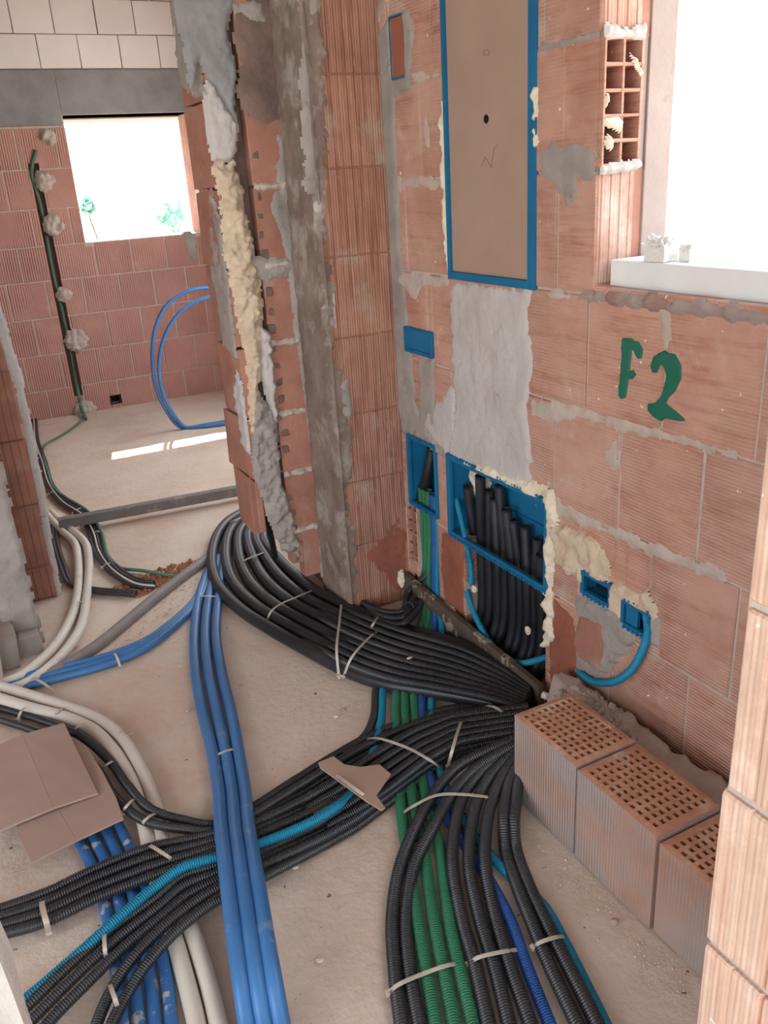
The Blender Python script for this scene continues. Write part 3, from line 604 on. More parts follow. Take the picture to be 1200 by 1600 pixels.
patch('foam_blob', ('X', 1.425), [(2.12, .52), (2.20, .50), (2.22, .60), (2.16, .635), (2.10, .62)], 'foam_white', big, .02, .006, .02, .4, .01)
# ---- conduits standing in the chases
BIGX = 1.39
def riser(px_x, top, bot=None, r=.0125, m='black_corr', label='', X=1.385, corr=.0055, group=None, cat='conduit'):
    y = atX(px_x, 950, X).y
    P = [(X+random.uniform(-.012, .012), y+random.uniform(-.022, .022), top+random.uniform(-.02, .02)), (X+.006, y, top*.6), (X, y, .12), (X-.03, y+.01, .03)]
    return tube('conduit', P, r, m, corr, label, cat, group, sides=10)
tops = [(741, .56), (752, .60), (764, .575), (776, .55), (787, .60), (800, .53), (811, .50), (822, .52), (833, .50), (845, .47), (853, .36)]
for k, (x, z) in enumerate(tops):
    riser(x, z, r=.0165, m='black', corr=0, X=1.385 if k % 2 else 1.40, label='black conduit standing in the large box, %s from the left' % ORD[k], group='black conduits standing in the large box')
for k, (x, X) in enumerate(((765, 1.425), (790, 1.42), (815, 1.425), (840, 1.42))):
    riser(x, .42, r=.016, m='black', corr=0, X=X, label='black conduit at the back of the large chase, %s from the left' % ORD[k], group='black conduits at the back of the chase')
tube('conduit', [atX(712, 775, 1.38), atX(718, 800, 1.36), atX(728, 845, 1.352), atX(735, 880, 1.355), atX(737, 912, 1.365)], .010, 'teal', .005, 'short teal conduit hanging from the left end of the large box', 'conduit')
tube('conduit', [atX(726, 905, 1.39), atX(730, 925, 1.36), atX(744, 965, 1.345), atX(766, 1004, 1.34), atX(790, 1028, 1.34), atX(815, 1036, 1.345), atX(840, 1031, 1.36), atX(866, 1022, 1.385)], .0105, 'teal', .005,
     'long teal conduit looping across the foot of the black conduits', 'conduit')
tube('conduit', [atX(1008, 950, 1.37), atX(1012, 985, 1.34), atX(1004, 1015, 1.335), atX(985, 1048, 1.33), atX(955, 1066, 1.33), atX(925, 1064, 1.335), atX(908, 1052, 1.345), atX(898, 1040, 1.38)], .0105, 'teal', .005,
     'teal conduit curling from the small socket box back into the wall', 'conduit')
# chase under the narrow box
yb = lambda x, X: atX(x, 880, X).y
BG = 'conduits coming down beside the pilaster'
tube('conduit', [tuple(atX(676, 700, 1.40)), tuple(atX(668, 745, 1.385)), (1.385, yb(657, 1.38), .38), (1.375, yb(657, 1.38), .15), (1.33, 2.42, .045), (1.24, 2.36, .075)], .02, 'black', 0, 'thick black conduit coming down beside the pilaster', 'conduit', BG)

# =================================================================== CONDUITS AND PIPES ON THE FLOOR
# green, blue and teal conduits: down from the chase, under the black bundles, out to the foreground
def down(x, X=1.375): y = yb(x, X); return [Vector((X, y, .47)), Vector((X, y, .3)), Vector((X-.01, y, .12))]
fg = 'coloured conduits running to the foreground'
GT = [[(620, 1084), (621, 1160), (624, 1238), (636, 1330), (655, 1452), (680, 1598), (688, 1660)],
      [(633, 1084), (637, 1160), (643, 1238), (662, 1330), (680, 1452), (709, 1598), (718, 1660)],
      [(647, 1084), (654, 1160), (664, 1238), (688, 1330), (704, 1452), (738, 1598), (750, 1660)]]
for k, tr in enumerate(GT):
    st = down(664+k*5); st += [at(662+k*8, 965, .03), at(640+k*8, 1020, .016)]
    tube('conduit', st+pix(tr, .0145), .0145, 'green', .006, 'green conduit between the black conduits, %s of the three in the foreground' % ('leftmost', 'middle', 'rightmost')[k], 'conduit', fg)
st = down(681, 1.37)+[at(680, 975, .03), at(668, 1030, .015)]
tube('conduit', st+pix([(659, 1092), (662, 1150), (673, 1220), (712, 1300), (755, 1360), (799, 1442), (822, 1507), (858, 1598), (880, 1650)], .0135), .0135, 'blue_corr', .0055, 'royal blue corrugated conduit left of the right-hand black pair', 'conduit', fg)
st = down(686, 1.37)+[at(690, 985, .03), at(682, 1040, .015)]
tube('conduit', st+pix([(674, 1099), (678, 1150), (690, 1213), (730, 1290), (767, 1337), (800, 1372), (849, 1415), (881, 1470), (918, 1543), (945, 1598), (965, 1640)], .0125), .012, 'teal', .0055, 'teal conduit on the far right of the foreground bundle', 'conduit', fg)
# teal and black that join the middle bundle from under the big one
T = [(606, 1020), (598, 1080), (595, 1130), (580, 1185), (548, 1242), (500, 1277), (450, 1301), (395, 1322), (337, 1340), (285, 1356), (240, 1388), (187, 1433), (112, 1500), (37, 1564), (-10, 1598)]
tz = [.012, .012, .012, .02, .046, .056, .058, .060, .062, .064, .062, .060, .05, .045, .04]
tube('conduit', pix(T, tz), .0125, 'teal', .0055, 'teal corrugated conduit crossing the floor within the black bundle to the lower left', 'conduit')
tube('conduit', pix([(595, 1030), (587, 1080), (584, 1120), (570, 1150), (535, 1180)], .012), .012, 'black_corr', .0055, 'short black conduit beside the teal one between the two bundles', 'conduit')

# --- middle bundle A
AU = [(818, 1084), (760, 1100), (700, 1104), (630, 1124), (565, 1152), (500, 1190), (450, 1222), (400, 1252)]
AL = [(812, 1160), (770, 1166), (715, 1180), (665, 1213), (610, 1256), (555, 1298), (505, 1325), (455, 1352)]
tails = [
 ('D', [(340, 1287), (285, 1281), (235, 1264), (200, 1228), (170, 1188), (125, 1150), (60, 1124), (0, 1106), (-40, 1094)]),
 ('D', [(342, 1297), (285, 1295), (225, 1282), (180, 1245), (150, 1200), (105, 1162), (50, 1140), (0, 1124), (-40, 1112)]),
 ('A1', [(340, 1300), (230, 1325), (150, 1357), (70, 1395), (0, 1420), (-40, 1432)]),
 ('A1', [(341, 1310), (232, 1340), (150, 1372), (72, 1409), (0, 1433), (-40, 1445)]),
 ('A1', [(342, 1320), (234, 1355), (150, 1388), (74, 1424), (0, 1447), (-40, 1459)]),
 ('A1', [(343, 1330), (236, 1370), (152, 1403), (76, 1439), (0, 1461), (-40, 1473)]),
 ('A2', [(338, 1352), (285, 1369), (244, 1403), (175, 1452), (110, 1508), (46, 1570), (0, 1612)]),
 ('A2', [(340, 1363), (287, 1385), (250, 1416), (182, 1468), (120, 1524), (60, 1584), (20, 1625)]),
 ('A2', [(342, 1374), (292, 1400), (256, 1430), (192, 1482), (132, 1540), (74, 1600), (44, 1640)]),
 ('A3', [(355, 1380), (312, 1405), (262, 1443), (212, 1492), (178, 1540), (152, 1598), (138, 1650)]),
 ('A3', [(375, 1390), (325, 1416), (272, 1458), (228, 1508), (200, 1552), (176, 1598), (160, 1650)]),
]
for k, (g, tl) in enumerate(tails):
    t = (k+.3)/(len(tails)-.4); tr = between(AU, AL, t)[:12]; zz = .013 if k % 2 == 0 else .034
    n = len(tr); zt = []
    for i, q in enumerate(tl):
        z = {'D': .05, 'A1': .047, 'A2': .047, 'A3': .058}[g]
        if g == 'D' and i > 1: z = .048 if i < 4 else (.03 if i < 6 else .015)
        if g in ('A1', 'A2', 'A3') and i > 3: z = .03 if g == 'A1' else .05
        if g == 'D' and i < 2: z = .034+.012*k
        zt.append(z)
    yk = 1.74+.035*k
    st = [Vector((1.40, yk, .30)), Vector((1.375, yk-.01, .10)), at(822, 1084+6*k*.9, .04)+Vector((.02, 0, 0))]
    P = st[:0]+pix(tr, [zz+.012*max(0, 1-i/3) for i in range(n)])+pix(tl, zt)
    lab = {'D': 'black corrugated conduit swinging up left past the white pipes, %s of the pair' % ('outer', 'inner')[k % 2],
           'A1': 'black corrugated conduit of the upper strand running to the left edge, %s from the top' % ORD[(k-2) % 4],
           'A2': 'black corrugated conduit under the teal one to the lower left, %s from the top' % ORD[(k-6) % 3],
           'A3': 'black corrugated conduit bending down to the bottom edge, %s of the pair' % ('left', 'right')[(k-9) % 2]}[g]
    tube('conduit', P, .0122, 'black_corr', .0055, lab, 'conduit', 'black conduits of the middle bundle', sides=10)
# extra strands heaped on the middle bundle near the wall
for k, t in enumerate((.14, .32, .5, .68, .86)):
    tr = between([(826, 1096), (770, 1104), (705, 1112), (640, 1135), (580, 1170), (520, 1212), (460, 1248)], [(814, 1150), (770, 1156), (718, 1166), (670, 1196), (620, 1236), (570, 1272), (520, 1300)], t)
    tube('conduit', pix(tr, [.075-.002*i for i in range(10)]+[.05, .044, .036, .03]), .0122, 'black_corr', .0055,
         'black corrugated conduit heaped on top of the middle bundle, %s from the wall side' % ORD[k], 'conduit', 'upper strands of the middle bundle', sides=10)

# --- big bundle B round the door jamb
BO = [(398, 790), (362, 806), (334, 838), (328, 872), (336, 912), (372, 952), (430, 990), (490, 1022), (540, 1050), (600, 1070), (690, 1084), (760, 1096), (816, 1112)]
BI = [(430, 812), (418, 822), (410, 838), (426, 862), (454, 890), (494, 922), (540, 946), (592, 968), (640, 984), (700, 1000), (745, 1016), (790, 1044), (830, 1076)]
for k in range(6):
    t = k/5*.95+.02; tr = between(BO, BI, t); r = .0235
    zz = [.024]*9+[.026, .03, .034, .036, .04]
    tube('pipe', pix(tr, [z+(.012 if k % 2 else 0)*(i > 8) for i, z in enumerate(zz)]), r, 'black', 0,
         'thick smooth black pipe curling round the door jamb, %s from the outside' % ORD[k], 'pipe', 'thick black pipes round the door jamb', sides=14)
for k in range(8):
    t = .12+k*.115; tr = between(BO, BI, t)
    zz = [.03, .03, .03, .03, .035, .05, .058, .062, .064, .064, .064, .066, .068, .07]
    tr = tr[6-k//4:]; zz = [.018, .045, .064, .068, .068, .068, .068, .068, .068][:len(tr)]
    tube('conduit', pix(tr, zz), .0135, 'black_corr', .0055, 'black corrugated conduit lying on the thick black pipes, %s from the outside' % ORD[k], 'conduit', 'corrugated conduits on the big bundle', sides=10)
for k in range(3):                           # strand that leaves towards the narrow chase
    tube('conduit', [at(560+8*k, 938+5*k, .03), at(600, 956+8*k, .06), at(628, 955+10*k, .07), Vector((1.30+.02*k, 2.47-.03*k, .07)), Vector((1.38, 2.44-.02*k, .16)), Vector((1.42, 2.43-.02*k, .36))], .0125, 'black_corr', .0055,
         'black conduit bending into the pilaster chase, %s from the wall' % ORD[k], 'conduit', 'conduits bending into the narrow chase', sides=10)

# --- foreground bundle C
CT = [
 [(818, 1150), (765, 1172), (715, 1198), (680, 1237), (655, 1280), (626, 1351), (613, 1433), (618, 1525), (627, 1598), (634, 1650)],
 [(820, 1156), (775, 1180), (735, 1208), (703, 1245), (681, 1285), (648, 1351), (635, 1430), (640, 1515), (654, 1598), (664, 1650)],
 [(820, 1160), (785, 1178), (750, 1208), (725, 1242), (712, 1285), (707, 1351), (721, 1433), (743, 1510), (763, 1598), (776, 1650)],
 [(822, 1160), (796, 1180), (768, 1210), (748, 1245), (738, 1285), (733, 1351), (749, 1433), (774, 1515), (795, 1598), (810, 1650)],
 [(824, 1160), (806, 1182), (785, 1212), (770, 1248), (761, 1285), (758, 1351), (772, 1425), (799, 1515), (828, 1598), (845, 1650)],
 [(826, 1160), (814, 1184), (798, 1215), (790, 1250), (787, 1285), (790, 1330), (808, 1385), (831, 1442), (858, 1507), (897, 1590), (925, 1650)],
 [(828, 1160), (820, 1188), (810, 1220), (806, 1255), (803, 1285), (806, 1325), (824, 1378), (850, 1435), (880, 1495), (928, 1590), (955, 1650)],
]
cl = ['outermost of the left pair bowing over the green ones', 'inner one of the left pair over the green ones', 'left of the middle three', 'centre of the middle three', 'right of the middle three', 'left of the right-hand pair', 'right of the right-hand pair']
for k, tr in enumerate(CT):
    n = len(tr); z = [.085, .075, .062, .05, .045]+[.02]*(n-5) if k > 1 else [.09, .08, .066, .056, .05, .03]+[.0155]*(n-6)
    if k in (2, 3, 4): z[5] = .036
    tube('conduit', pix(tr, z), .0152, 'black_corr', .0062, 'black dusty conduit in the foreground, %s' % cl[k], 'conduit', 'black conduits fanning out in the foreground', sides=12)
# --- three blue pipes crossing on top
BL = [(335, 870), (322, 895), (313, 925), (304, 975), (303, 1030), (312, 1095), (330, 1165), (341, 1230), (346, 1300), (358, 1400), (371, 1500), (386, 1600), (396, 1660)]
BR = [(350, 872), (347, 900), (342, 930), (336, 975), (342, 1035), (358, 1095), (371, 1165), (382, 1230), (389, 1300), (406, 1400), (422, 1500), (440, 1600), (452, 1660)]
zb = [.012, .013, .016, .018, .018, .02, .03, .06, .09, .1, .1, .085, .05, .03]
for k in range(3):
    tube('pipe', pix(between(BL, BR, k/2), zb), .0172, 'blue', 0, 'smooth blue pipe crossing over the black bundle to the bottom edge, %s of three' % ('left', 'middle', 'right')[k], 'pipe', 'three blue pipes crossing the floor', sides=14)
for k in range(3):
    tr = [(340-3*k, 868), (322+2*k, 900), (306+2*k, 935+2*k), (268, 972+5*k), (225, 1002+6*k), (160, 1027+7*k), (90, 1044+8*k), (20, 1062+8*k), (-30, 1078+8*k)]
    tube('pipe', pix(tr, [.012, .012, .013, .014, .014, .014, .014, .014, .014]), .0125, 'blue', 0, 'blue pipe bending off left towards the white pipes, %s from the far side' % ORD[k], 'pipe', 'blue pipes bending to the left', sides=12)
# --- four blue pipes at the lower left, spattered
for k in range(4):
    a = [(60, 1220), (95, 1270), (127, 1318), (156, 1382), (174, 1462), (184, 1530), (192, 1600), (196, 1660)]
    b = [(130, 1210), (165, 1255), (196, 1310), (226, 1378), (250, 1470), (262, 1540), (268, 1600), (272, 1660)]
    tube('pipe', pix(between(a, b, k/3), .013), .0132, 'blue_dirty', 0, 'mortar-spattered blue pipe under the black conduits, %s from the left' % ORD[k], 'pipe', 'spattered blue pipes at the lower left', sides=12)
# --- white pipes
WU = [[(66, 795), (77, 808), (97, 830), (116, 848), (122, 875), (120, 935), (108, 972), (90, 1003), (66, 1030), (33, 1056), (0, 1070), (-40, 1084)],
      [(80, 800), (92, 812), (112, 828), (133, 848), (139, 875), (135, 935), (127, 978), (108, 1010), (80, 1040), (40, 1068), (0, 1082), (-40, 1096)]]
for k in range(2):
    tube('pipe', pix(WU[k], .018), .0175, 'white_pipe', 0, 'thick white pipe coming through the doorway by the left wall, %s of the pair' % ('left', 'right')[k], 'pipe', 'white pipes by the left wall', sides=14)
WL = [[(-40, 1062), (17, 1078), (67, 1093), (107, 1106), (150, 1122), (187, 1149), (213, 1187), (233, 1229), (248, 1280), (263, 1361), (300, 1455), (326, 1537), (341, 1600), (352, 1660)],
      [(-40, 1080), (7, 1094), (50, 1107), (100, 1120), (142, 1138), (172, 1166), (195, 1200), (211, 1235), (226, 1290), (243, 1372), (272, 1465), (295, 1549), (307, 1600), (317, 1660)]]
for k in range(2):
    tube('pipe', pix(WL[k], [.03, .03, .025]+[.0185]*11), .0182, 'white_pipe', 0, 'thick white pipe curving to the bottom edge under the black conduits, %s of the pair' % ('right', 'left')[k], 'pipe', 'white pipes curving to the foreground', sides=14)
# --- grey pipe and grey beam
tube('pipe', pix([(335, 866), (300, 890), (250, 928), (200, 970), (150, 1010), (100, 1042), (70, 1058)], [.012, .014, .014, .012, .01, .008, .004]), .0215, 'grey_pipe', 0, 'grey drain pipe half buried in the screed, running off left', 'pipe', sides=16)
a = at(92, 818, .05); b = at(385, 764, .05); d = (b-a).normalized(); n = Vector((-d.y, d.x, 0))
mb = MB(); V = [p+n*s1+Vector((0, 0, s2)) for p in (a, b+d*.3) for s1 in (-.024, .024) for s2 in (-.024, .024)]
mb.add(V, [(0, 1, 3, 2), (4, 6, 7, 5), (0, 4, 5, 1), (2, 3, 7, 6), (0, 2, 6, 4), (1, 5, 7, 3)])
tag(mb.build('metal_beam', 'beam', None, .003), 'long grey square beam lying across the floor of the far room', 'beam')
# --- black and green bundle of the far room
for k in range(4):
    o = (k-1.5)*5.5
    tr = [(52+o*.5, 655), (55+o*.6, 690), (66+o*.7, 722), (76+o*.7, 755), (97+o*.3, 782-o*.6), (128+o*.2, 803-o*.6), (146+o, 830), (156+o, 862), (178+o*.6, 890-o*.6), (212+o*.1, 910-o*.7), (240, 914-o*.5)]
    tube('conduit', pix(tr, .0105), .0095, 'black', 0, 'thin black conduit of the far bundle under the beam, %s from the left' % ORD[k], 'conduit', 'far bundle by the left wall', sides=8)
    if k == 1: tube('conduit', pix([(x+2, y) for x, y in tr], .021), .004, 'white_pipe', 0, 'thin pale wire lying on the far black bundle', 'cable', sides=6)
tube('conduit', [atY(130, 650, 6.45), at(128, 657, .01)]+pix([(100, 678), (72, 694), (67, 705), (74, 735), (84, 762), (104, 778), (136, 798), (158, 830), (168, 868), (184, 886), (225, 892), (275, 901)], [.01]*3+[.02]*6+[.01]*3), .008, 'green_far', .005,
     'thin green conduit coming off the back wall and along the far bundle', 'conduit', sides=8)
tube('conduit', [Vector((.80, 6.49, 1.80)), Vector((.745, 6.50, 1.66)), Vector((.765, 6.53, 1.45)), Vector((.76, 6.53, 1.0)), Vector((.775, 6.53, .6)), Vector((.77, 6.53, .2)), Vector((.765, 6.46, .05)), at(134, 655, .01)], .014, 'green_far', .006, 'dull green conduit rising in the chase of the back wall', 'conduit', sides=8)
for k in range(2):
    tube('conduit', pix([(82+5*k, 820), (84+6*k, 850), (94+7*k, 885), (110+6*k, 914+k), (150, 921+3*k), (212, 926+3*k)], .012), .011, 'black', 0, 'dark conduit behind the white pipes at the left, %s of two' % ('lower', 'upper')[1-k], 'conduit', 'dark conduits behind the white pipes', sides=8)
# --- blue loops in the far room
LY = 5.55
lp = [[(300, 669), (283, 672), (262, 645), (244, 606), (238, 560), (243, 512), (262, 475), (296, 454), (332, 450), (372, 458)],
      [(310, 667), (290, 670), (268, 642), (252, 606), (249, 560), (262, 515), (288, 482), (332, 463), (372, 462)]]
for k, tr in enumerate(lp):
    P = [at(400, 648+3*k, .014), at(360, 657+3*k, .014), at(325, 663+2*k, .014)]+[atY(x, y, LY-.02*k) for x, y in tr[1:]]
    P[3].z = max(P[3].z, .016)
    tube('pipe', P, .0125, 'blue', 0, 'blue pipe looped upright in the far room, %s loop' % ('outer', 'inner')[k], 'pipe', 'blue loops in the far room', sides=10)
# --- black cable in the broken wall end
tube('cable', [atY(376, 515, 2.86), atY(386, 590, 2.85), atY(396, 690, 2.84), atY(408, 790, 2.84), Vector((.93, 2.88, .26)), Vector((.98, 3.0, .10))], .013, 'black', 0, 'black cable running down the tall chase in the broken wall end', 'cable', sides=10)

# =================================================================== TIES
def tie(pts, h, label, w=.0045, head=True):
    """nylon strap over a bundle: pts are photo points from one foot over the top to the other foot"""
    t = empty('cable_tie', at(*pts[0], .0)); tag(t, label, 'cable tie', 'nylon ties round the conduits')
    P = [np.array(at(x, y, .004 if i in (0, len(pts)-1) else h)) for i, (x, y) in enumerate(pts)]
    if len(pts) == 2:
        a, b = np.array(at(*pts[0], .004)), np.array(at(*pts[1], .004)); a2, b2 = at(*pts[0], h*.8), at(*pts[1], h*.8); m = at((pts[0][0]+pts[1][0])/2, (pts[0][1]+pts[1][1])/2, h)
        P = [a, np.array(a2)*.97+np.array(m)*.03, np.array(m), np.array(b2)*.97+np.array(m)*.03, b]
    C = spline(P, .006); ax = P[-1]-P[0]; ax[2] = 0; ax /= np.linalg.norm(ax); wd_ = np.array((-ax[1], ax[0], 0)); V = []; T = np.gradient(C, axis=0)
    for c, tt in zip(C, T):
        tt = tt/np.linalg.norm(tt); nn = np.cross(tt, wd_); nn /= np.linalg.norm(nn)+1e-9
        for a_, b_ in ((1, 1), (-1, 1), (-1, -1), (1, -1)): V.append(c+wd_*w*a_+nn*.0008*b_)
    n = len(C); Fs = [(4*i+k, 4*i+(k+1) % 4, 4*i+4+(k+1) % 4, 4*i+4+k) for i in range(n-1) for k in range(4)]+[(0, 1, 2, 3), (4*n-1, 4*n-2, 4*n-3, 4*n-4)]
    mesh('strap', V, Fs, 'tie', t)
    if head:
        mb = MB(); c = C[2]; mb.box(c-np.array((.007, .006, .004)), c+np.array((.007, .006, .005))); mb.build('head', 'tie', t, .001)
TIES = [
 ([(415, 975), (424, 955), (440, 943), (470, 930), (500, 917)], .06, 'flat nylon tie bent over the big black bundle below the pilaster'),
 ([(530, 1061), (526, 1020), (530, 975), (535, 930)], .086, 'straight nylon tie across the middle of the big black bundle'),
 ([(536, 1060), (548, 1030), (575, 998), (612, 972)], .088, 'slanting nylon tie just right of the straight one'),
 ([(575, 993), (583, 975), (598, 955)], .09, 'short nylon tie at the inner side of the big bundle'),
 ([(373, 884), (385, 874), (405, 866), (428, 857)], .055, 'nylon tie on the thick black pipes near the jamb'),
 ([(350, 820), (368, 812), (392, 806)], .055, 'pale tie at the top of the bend by the jamb'),
 ([(333, 1186), (342, 1178), (362, 1171), (377, 1174)], .034, 'nylon tie round the three blue pipes'),
 ([(303, 934), (325, 931), (350, 934)], .045, 'nylon tie where the blue pipes split'),
 ([(571, 1154), (598, 1155), (640, 1170), (672, 1188), (692, 1203)], .085, 'long nylon tie across the middle bundle'),
 ([(699, 1200), (706, 1175), (716, 1140), (728, 1113)], .098, 'nylon tie across the middle bundle close to the wall'),
 ([(752, 1103), (775, 1106), (806, 1130)], .10, 'nylon tie between the two bundles beside the hollow bricks'),
 ([(500, 1196), (530, 1214), (565, 1240), (600, 1264)], .106, 'tie holding the scrap of card on the middle bundle'),
 ([(624, 1274), (650, 1257), (685, 1242), (745, 1243), (816, 1257)], .07, 'long tie across the green and black conduits'),
 ([(604, 1556), (620, 1540), (660, 1522), (700, 1508), (724, 1506)], .036, 'tie round the left black pair and the green conduits'),
 ([(730, 1510), (745, 1497), (785, 1487), (820, 1483)], .04, 'tie round the middle three and the blue conduit'),
 ([(830, 1483), (845, 1472), (870, 1464), (888, 1464)], .04, 'tie round the right pair and the teal conduit'),
 ([(77, 1460), (72, 1440), (66, 1415), (70, 1392)], .064, 'broad tie round the upper black strand at the left edge'),
 ([(168, 1505), (164, 1485), (163, 1465), (167, 1445)], .066, 'tie round the teal conduit and the lower strand'),
 ([(186, 1584), (181, 1565), (174, 1545), (172, 1533)], .075, 'tie on the pair bending to the bottom edge'),
 ([(222, 1316), (240, 1324), (262, 1338), (284, 1354)], .066, 'tie across the black strand above the white pipes'),
 ([(192, 1272), (196, 1262), (205, 1252), (215, 1248)], .068, 'tie on the black pair beside the cardboard'),
 ([(224, 1292), (226, 1282), (236, 1274), (250, 1272)], .07, 'tie on the black pair where it joins the bundle'),
 ([(27, 1128), (32, 1113), (46, 1101)], .05, 'tie round black and white pipes at the left edge'),
 ([(84, 1122), (90, 1112), (108, 1102)], .045, 'tie round the two white pipes'),
 ([(110, 1146), (122, 1135), (140, 1127)], .05, 'thin tie from the white pipe to the black pair'),
 ([(156, 1206), (168, 1194), (192, 1182)], .05, 'thin tie beside the corner of the cardboard'),
 ([(42, 1058), (62, 1064), (88, 1082)], .045, 'tie where white and blue pipes meet at the left'),
 ([(176, 1018), (182, 1026), (188, 1042)], .03, 'tie round the blue pipes bending left'),
 ([(112, 946), (128, 940), (146, 943)], .04, 'tie round the upright bend of the white pipes'),
 ([(140, 836), (152, 830), (166, 835)], .025, 'tie on the far black bundle in front of the beam'),
 ([(157, 890), (166, 881), (180, 880)], .025, 'tie on the far black bundle before it ends'),
 ([(72, 775), (80, 769), (92, 770)], .025, 'tie on the far black bundle behind the beam'),
 ([(112, 804), (122, 795), (136, 794)], .025, 'tie on the far black bundle right beside the beam'),
]
for p, h, l in TIES: tie(p, h, l, .0042 if 'broad' not in l else .006)

# =================================================================== LOOSE THINGS
# ---- three hollow bricks on the floor
def floor_brick(x0, x1, y0, y1, z1, nx, ny, label, dmg=0.):
    t = empty('hollow_brick', ((x0+x1)/2, (y0+y1)/2, 0)); tag(t, label, 'brick', 'hollow bricks on the floor')
    V = []; Fs = []; mx, my = .012, .014
    cx, cy = (x1-x0-2*mx)/nx, (y1-y0-2*my)/ny; hx, hy = cx*.60/2, cy*.60/2
    def add(vs, fs): n = len(V); V.extend(vs); Fs.extend([tuple(i+n for i in f) for f in fs])
    for i in range(nx):
        for j in range(ny):
            a, b = x0+mx+cx*(i+.5), y0+my+cy*(j+.5); ox, oy = cx/2, cy/2
            dz = .002*mnoise.noise((a*40, b*40, 0))-(.012*max(0, mnoise.noise((a*18, b*18, 5))) if dmg else 0)
            jx, jy = random.uniform(-.0012, .0012), random.uniform(-.0012, .0012)
            o = [(a-ox, b-oy, z1), (a+ox, b-oy, z1), (a+ox, b+oy, z1), (a-ox, b+oy, z1)]
            q = [(a+s*hx+jx, b+u*hy+jy, z1+dz*.4) for s, u in ((-1, -1), (1, -1), (1, 1), (-1, 1))]
            d = [(p[0], p[1], z1-.11) for p in q]
            add(o+q+d, [(k, (k+1) % 4, 4+(k+1) % 4, 4+k) for k in range(4)]+[(4+k, 4+(k+1) % 4, 8+(k+1) % 4, 8+k) for k in range(4)]+[(8, 9, 10, 11)])
    X0, X1, Y0, Y1 = x0+mx, x1-mx, y0+my, y1-my
    add([(x0, y0, z1-.002), (x1, y0, z1-.002), (x1, y1, z1-.002), (x0, y1, z1-.002), (X0, Y0, z1), (X1, Y0, z1), (X1, Y1, z1), (X0, Y1, z1)], [(k, (k+1) % 4, 4+(k+1) % 4, 4+k) for k in range(4)])
    top = mesh('cell_face', V, Fs, 'brick_hollow', t)
    mb = MB(); R = lambda: random.uniform(-.002, .002)
    mb.add([(x0+R(), y0+R(), 0), (x1, y0, 0), (x1, y1, 0), (x0+R(), y1+R(), 0), (x0, y0, z1-.002), (x1, y0, z1-.002), (x1, y1, z1-.002), (x0, y1, z1-.002)], [(0, 1, 5, 4), (1, 2, 6, 5), (2, 3, 7, 6), (3, 0, 4, 7), (3, 2, 1, 0)])
    mb.build('brick_body', 'brick_floor', t)
floor_brick(1.032, 1.205, 1.204, 1.436, .252, 8, 10, 'hollow brick nearest the lath, its cells half clogged with dirt', 1)
floor_brick(1.030, 1.205, .956, 1.196, .250, 8, 10, 'middle hollow brick in the row of three on the floor')
floor_brick(1.034, 1.205, .715, .950, .236, 8, 10, 'hollow brick half hidden behind the near brick pier')
bed = patch('mortar_bed', ('Z', 0.), [(1.20, .70), (1.36, .70), (1.36, 1.66), (1.24, 1.62), (1.20, 1.46)], 'mortar', None, .195, .012, .04, .02, .012)
tag(bed, 'rough mortar and rubble packed between the floor bricks and the wall', 'mortar', kind='stuff')
# ---- cardboard
def sheet(pts, z, th, nm, m, par):
    n = len(pts); P = [at(x, y, zz) for (x, y), zz in zip(pts, z if isinstance(z, list) else [z]*n)]
    V = P+[p-Vector((0, 0, th)) for p in P]; mb = MB()
    mb.add(V, [tuple(range(n)), tuple(range(2*n-1, n-1, -1))]+[(i, n+i, n+(i+1) % n, (i+1) % n) for i in range(n)]); return mb.build(nm, m, par, .001)
cb = empty('cardboard_box', at(80, 1240, 0)); tag(cb, 'flattened brown cardboard box lying on the pipes at the left edge', 'cardboard')
sheet([(-70, 1195), (35, 1147), (84, 1262), (-60, 1322)], [.10, .11, .085, .08], .006, 'flap', 'card', cb)
sheet([(35, 1147), (100, 1129), (153, 1239), (84, 1262)], [.11, .10, .08, .085], .006, 'flap', 'card', cb)
sheet([(100, 1150), (135, 1165), (160, 1205), (182, 1247), (193, 1279), (120, 1313), (60, 1210)], .07, .005, 'flap', 'card', cb)
sheet([(60, 1210), (120, 1313), (49, 1348), (28, 1305), (20, 1250)], .07, .005, 'flap', 'card', cb)
# ---- scrap of card on the middle bundle
sc = sheet([(497, 1191), (521, 1181), (538, 1194), (563, 1198), (593, 1194), (611, 1209), (588, 1242), (602, 1262), (596, 1266), (570, 1250), (500, 1199)], .102, .004, 'card_scrap', 'cover', None)
tag(sc, 'torn scrap of pale card under the tie on the middle bundle', 'card')
# ---- polystyrene pieces on the sill
def lump(name, c, r, m, label, cat, sq=(1, 1, 1), seed=0, group=None, parent=None, box=False):
    bm = bmesh.new()
    if box:
        bmesh.ops.create_cube(bm, size=1.6); bmesh.ops.subdivide_edges(bm, edges=bm.edges[:], cuts=9, use_grid_fill=True)
    else: bmesh.ops.create_icosphere(bm, subdivisions=3 if r > .008 else 2, radius=1)
    for v in bm.verts:
        n = mnoise.noise(v.co*2.2+Vector((seed*3.1, 0, 0)))*.35+mnoise.noise(v.co*6+Vector((seed, 5, 0)))*.14
        if box: n = n*.15 if v.co.z < .3 else n+mnoise.noise(v.co*11)*.35-.1
        v.co *= 1+n; v.co = Vector((v.co.x*sq[0], v.co.y*sq[1], v.co.z*sq[2]))*r
    me = bpy.data.meshes.new(name); bm.to_mesh(me); bm.free(); me.materials.append(M[m]); o = bpy.data.objects.new(name, me); COL.objects.link(o); o.location = c
    if label: tag(o, label, cat, group)
    return o
def on_sill(x, y): p = at(x, y, 1.292); return p
